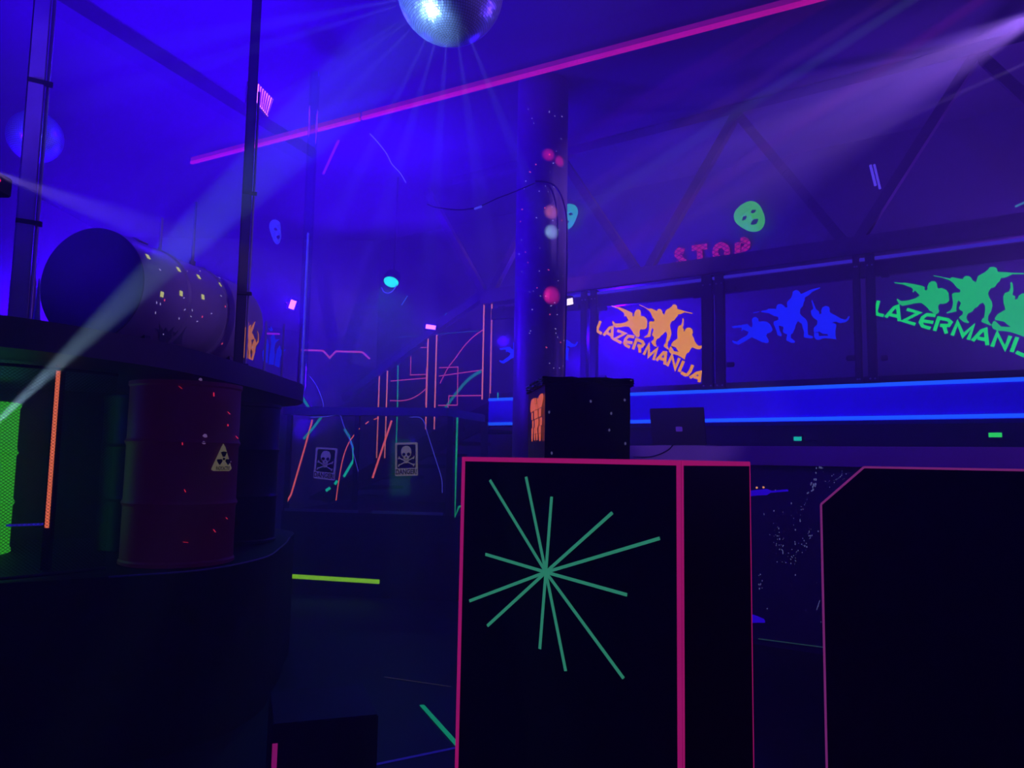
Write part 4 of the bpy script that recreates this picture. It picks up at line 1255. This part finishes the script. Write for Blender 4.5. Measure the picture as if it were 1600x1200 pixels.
bm = B(); prism(bm, fc, fn * .004); obj('lens', bm, fluo('pink_lamp_face', (255, 140, 225), 1.9, .1), t)
for k in range(7):
    u0, u1 = (k + .4) / 7, (k + .6) / 7
    bm = B(); prism(bm, [fc[0].lerp(fc[1], u0), fc[0].lerp(fc[1], u1), fc[3].lerp(fc[2], u1), fc[3].lerp(fc[2], u0)], fn * .012)
    obj('grille_bar', bm, mat('grille', (.2, .03, .3), .5, 0, lin((110, 10, 200)), .5), t)
bm = B(); tube(bm, [sum(fc, V()) / 4 - fn * .09, sum(fc, V()) / 4 - fn * .14, V((*(sum(fc, V()) / 4 - fn * .14).xy, H))], .012, 6); obj('hanger', bm, DARKMETAL, t)
flood('small flood lamp glowing pink white behind the clear guard panel', 457, 476, 7.6, .055, .09, (0, 2, 2), UVM, .25)
flood('small flood lamp glowing on the stair handrail', 673, 511, 9.2, .12, .05, (0, 2, 2.2), UVM, .1)
flood('small bright flood lamp half hidden behind the column', 887, 472, 8.45, .13, .07, (2.2, 5.0, 2.2), fluo('white_lamp_face', (235, 215, 255), 2.2, .1), -.3)

GPc = at(611, 441, 9.6)
PL = thing('par_lamp', 'round green lamp glowing in the haze under the ceiling', 'lamp', GPc)
n = (V((-.4, 4.5, -1.2)) - GPc).normalized()
n = V((-.1, -.55, -.83)).normalized()
bm = B(); lathe(bm, GPc - n * .16, n, [(.03, 0), (.09, .02), (.105, .08), (.105, .16), (.098, .16), (.095, .15)], 28); obj('housing', bm, BLACK, PL, smooth=True)
bm = B(); lathe(bm, GPc - n * .012, n, [(.096, 0), (.09, .01), (0, .016)], 28); obj('lens', bm, fluo('green_lens', (25, 255, 165), 1.5, .5, 60), PL, smooth=True)
bm = B(); tube(bm, [GPc - n * .16, GPc - n * .16 + V((0, .1, .5)), V((GPc.x, GPc.y + .3, H))], .012, 6); obj('hanger', bm, DARKMETAL, PL)
bm = B(); tube(bm, [at(x, y, 9.5) for x, y in smoothline([(596, 449), (600, 456), (607, 458), (614, 454), (620, 445)], 4)], .006, 6); obj('cable', bm, mat('violet_wire', (.2, .18, .4), .5), PL)

RL = at(-3, 283, 3.0)
t = thing('laser_box', 'small laser with a red glowing eye at the left edge of the photo', 'laser', RL)
bm = B(); pbox(bm, RL + V((-.12, -.01, -.04)), (.12, 0, 0), (0, .1, 0), (0, 0, .08)); bevel(bm, .006); obj('housing', bm, BLACK, t)
bm = B(); lathe(bm, RL + V((-.002, -.006, 0)), V((1, -.6, 0)), [(.010, 0), (.010, .012), (.005, .016), (0, .016)], 12); obj('lens', bm, fluo('red_lens', (255, 20, 90), 2.0), t)

# ------------------------------------------------------------------ mirror balls
def mirror_ball(label, c, R, rows, sparkle):
    t = thing('mirror_ball', label, 'mirror ball', c, 'mirror balls')
    bm = B(); bmesh.ops.create_uvsphere(bm, u_segments=48, v_segments=24, radius=R * .985, matrix=Matrix.Translation(c)); obj('core', bm, mat('ball_core', (.03, .03, .06), .5), t, smooth=True)
    bm = B(); rs = random.Random(4)
    for i in range(rows):
        th0 = math.pi * i / rows; th1 = math.pi * (i + 1) / rows; tm = (th0 + th1) / 2
        n = max(4, int(2 * rows * math.sin(tm)))
        for k in range(n):
            ph = 2 * math.pi * (k + .5) / n
            nn = V((math.sin(tm) * math.cos(ph), math.sin(tm) * math.sin(ph), math.cos(tm)))
            e1 = V((-math.sin(ph), math.cos(ph), 0)); e2 = nn.cross(e1)
            j = V((rs.gauss(0, 1), rs.gauss(0, 1), rs.gauss(0, 1))) * .03
            nj = (nn + j).normalized(); f1 = (e1 - nj * e1.dot(nj)).normalized(); f2 = nj.cross(f1)
            a = math.pi * R / rows * .44
            q = [bm.verts.new(V(c) + nn * R + f1 * x * a + f2 * y * a) for x, y in ((-1, -1), (1, -1), (1, 1), (-1, 1))]
            bm.faces.new(q)
    o = obj('mirror_tile', bm, mat('mirror_tile', (.45, .58, .85), .34, .8, var=.05), t); o['kind'] = 'stuff'
    bm = B(); tube(bm, [V(c) + Z * R * .98, V((c[0], c[1], H))], .008, 8); lathe(bm, V(c) + Z * R * .97, Z, [(.05, 0), (.05, .03), (.02, .05), (0, .05)], 16); lathe(bm, V((c[0], c[1], H - .1)), Z, [(.06, 0), (.06, .1)], 16)
    obj('hanger', bm, DARKMETAL, t)
    return t
BC_ = at(704, -16, 3.6)
mirror_ball('big mirror ball hanging at the top of the photo', BC_, 88 / 1200 * 3.6, 64, 1)
SBC = at(55, 214, 5.6)
mirror_ball('small mirror ball half lost in blue haze behind the left pole', SBC, 41 / 1200 * 5.6, 40, 1)

# ------------------------------------------------------------------ haze
m = bpy.data.materials.new('haze'); m.use_nodes = True
nt = m.node_tree; nt.nodes.clear()
out = nt.nodes.new('ShaderNodeOutputMaterial'); vs_ = nt.nodes.new('ShaderNodeVolumeScatter')
vs_.inputs['Density'].default_value = .07
vs_.inputs['Anisotropy'].default_value = .15
vs_.inputs['Color'].default_value = (1, 1, 1, 1)
nt.links.new(vs_.outputs[0], out.inputs['Volume'])
bm = B(); pbox(bm, (-6.95, -2.4, .003), (15.9, 0, 0), (0, 15.3, 0), (0, 0, H - .006))
o = obj('haze', bm, m, org=(0, 6, 3)); o['kind'] = 'stuff'; o['label'] = 'thin stage haze filling the upper part of the arena'; o['category'] = 'haze'
m.cycles.homogeneous_volume = True

# ------------------------------------------------------------------ lights
def point(p, col, e, r=.15):
    l = bpy.data.lights.new('lamp_or_fill_light', 'POINT'); l.energy = e; l.color = col; l.shadow_soft_size = r
    o = link(bpy.data.objects.new('lamp_or_fill_light', l)); o.location = p; o['kind'] = 'helper'
    return o
def spot(p, q, col, e, ang, blend=.3, r=.01):
    l = bpy.data.lights.new('spot_light', 'SPOT'); l.energy = e; l.color = col; l.spot_size = math.radians(ang); l.spot_blend = blend; l.shadow_soft_size = r
    o = link(bpy.data.objects.new('spot_light', l)); o.location = p
    o.rotation_euler = (V(q) - V(p)).to_track_quat('-Z', 'Y').to_euler(); o['kind'] = 'helper'
    return o
def area(p, q, col, e, sx, sy):
    l = bpy.data.lights.new('added_wash_light', 'AREA'); l.energy = e; l.color = col; l.shape = 'RECTANGLE'; l.size = sx; l.size_y = sy
    o = link(bpy.data.objects.new('added_wash_light', l)); o.location = p
    o.rotation_euler = (V(q) - V(p)).to_track_quat('-Z', 'Y').to_euler(); o['kind'] = 'helper'
    return o
UV = (.035, 0, 1)
VIO = (.20, .045, 1)
spot((-4.2, 6.0, 2.35), (-1.8, 7.2, 4.8), UV, 2700, 120, 1, .2)  # unseen uplight added on the deck to fill the haze with blue
area((-1.65, 8.9, 4.2), (-1.65, 8.8, 5.2), UV, 140, 1.8, 1.2)  # added with no fixture, to brighten the ceiling towards the back
spot((-2.8, 10.2, 1.7), (-1.9, 9.2, 4.8), UV, 600, 110, 1, .2)  # second added uplight, unseen, for blue haze at the back
spot((-4.6, 1.2, 2.3), (-3.2, 3.0, 4.8), UV, 4800, 104, 1, .2)  # unseen uplight added at the near left, brightens the upper haze
spot(G(4.6, .9, 2.4), (1.5, 6.0, 4.8), VIO, 700, 120, 1, .2)  # added violet uplight on the gallery, its source unseen
spot((5.2, 1.4, 3.6), G(2.9, CD, 1.3), (.25, .06, 1), 420, 34, .8, .1)  # unseen violet spot added so the counter fascia shows
spot((-4.2, 8.6, 3.2), (PC.x, PC.y, 2.9), UV, 900, 34, .9, .1)  # added from behind to brighten the column's left edge
spot((-3.7, .9, 3.0), (-2.07, 3.2, 3.1), (.3, .12, 1), 150, 20, .8, .05)  # narrow spot added to lift the left pole out of the dark
spot(SBC + V((.55, -.75, -.3)), SBC, (.75, .8, 1), 6, 40, .6)  # small added spot, gives the little mirror ball some sheen
point((-3.0, 4.15, 1.75), UV, 2.2, .1)  # weak fill added inside the bunker; no lamp stands there
area((0, -1.6, 3.4), (0, 3, .8), UV, 14, 2.5, 1.5)  # added fill behind the camera, tints the dark foreground blue
point(at(413, 157, 6.2), UV, 70, .15)
point(at(457, 474, 7.45), UV, 55, .06)
point(at(673, 507, 9.1), UV, 20, .06)
point(G(-.45, .6, 3.0), UV, 260, .06)
area(G(2.6, -.62, 1.72), G(2.6, .0, 2.05), UV, 14, 5.0, .1)  # lamp bar made up behind the counter to light the gallery edge
spot(GPc + n * .05, GPc + V((.1, -1.1, -1.2)), (.02, 1, .5), 24, 70, 1, .05)
WH = (.55, .85, 1)
spot(at(-22, 676, 3.0), BC_, (.42, .7, 1), 1000, 9.4, .5)
src = at(1668, 0, 4.6)
spot(src, at(1090, 290, 6.9), (.36, .16, 1), 2300, 32, 1)  # broad spot added at the beam source for a violet veil
spot((1.6, 2.4, 4.2), (-2.3, 5.2, 2.5), (.34, .17, 1), 260, 24, .8, .1)  # unseen violet spot added to light the tank's right side
spot(src, at(1060, 262, 7.1), (.5, .22, 1), 2600, 5.5, .7)
spot(src, at(1130, 272, 6.8), (.15, .25, 1), 2200, 2.6, .6)
spot(src, at(1140, 303, 6.8), (.75, .12, .85), 1500, 3.0, .6)
spot(at(1690, 60, 4.8), at(1110, 320, 6.9), (.5, .28, 1), 1800, 3.5, .7)
for (x, y), col, e, a in (((857, 242), (1, .02, .3), 6000, 1.3), ((878, 250), (1, .02, .3), 7000, 1.2), ((862, 331), (1, .25, .28), 5500, 1.5), ((863, 362), (.45, .85, 1), 6500, 1.5), ((864, 461), (1, .02, .3), 7000, 1.8)):
    spot(V((2.6, 1.2, 3.6)), at(x, y, 7.06), col, e, a, 1, .003)
for dx, dy in ((-105, 20), (-190, 120), (-150, 150), (-95, 190), (-50, 170), (-15, 190), (25, 175), (60, 150), (-200, 60), (-130, 95)):  # spots added in place of rays the mirror tiles would reflect
    q = at(704 + dx, -16 + dy, 3.3)
    dd = (q - BC_).normalized()
    spot(BC_ + dd * (88 / 1200 * 3.6 + .01), BC_ + dd * 3, (.35, .45, 1), 160, 4.0, .6, .004)
spot(at(-30, 262, 2.8), at(170, 335, 3.15), (.5, .3, 1), 300, 14, .8)

# ------------------------------------------------------------------ world and view
w = bpy.data.worlds.new('world'); SC.world = w; w.use_nodes = True
w.node_tree.nodes['Background'].inputs[0].default_value = (0, 0, 0.0, 1)
SC.view_settings.view_transform = 'Standard'
SC.view_settings.look = 'None'
SC.view_settings.exposure = 0
SC.view_settings.gamma = 1
SC.view_settings.use_curve_mapping = False
SC.cycles.max_bounces = 4
SC.cycles.diffuse_bounces = 2
SC.cycles.glossy_bounces = 2
SC.cycles.transmission_bounces = 2
SC.cycles.volume_bounces = 0
SC.cycles.transparent_max_bounces = 12
SC.cycles.sample_clamp_indirect = 3
SC.cycles.use_denoising = True
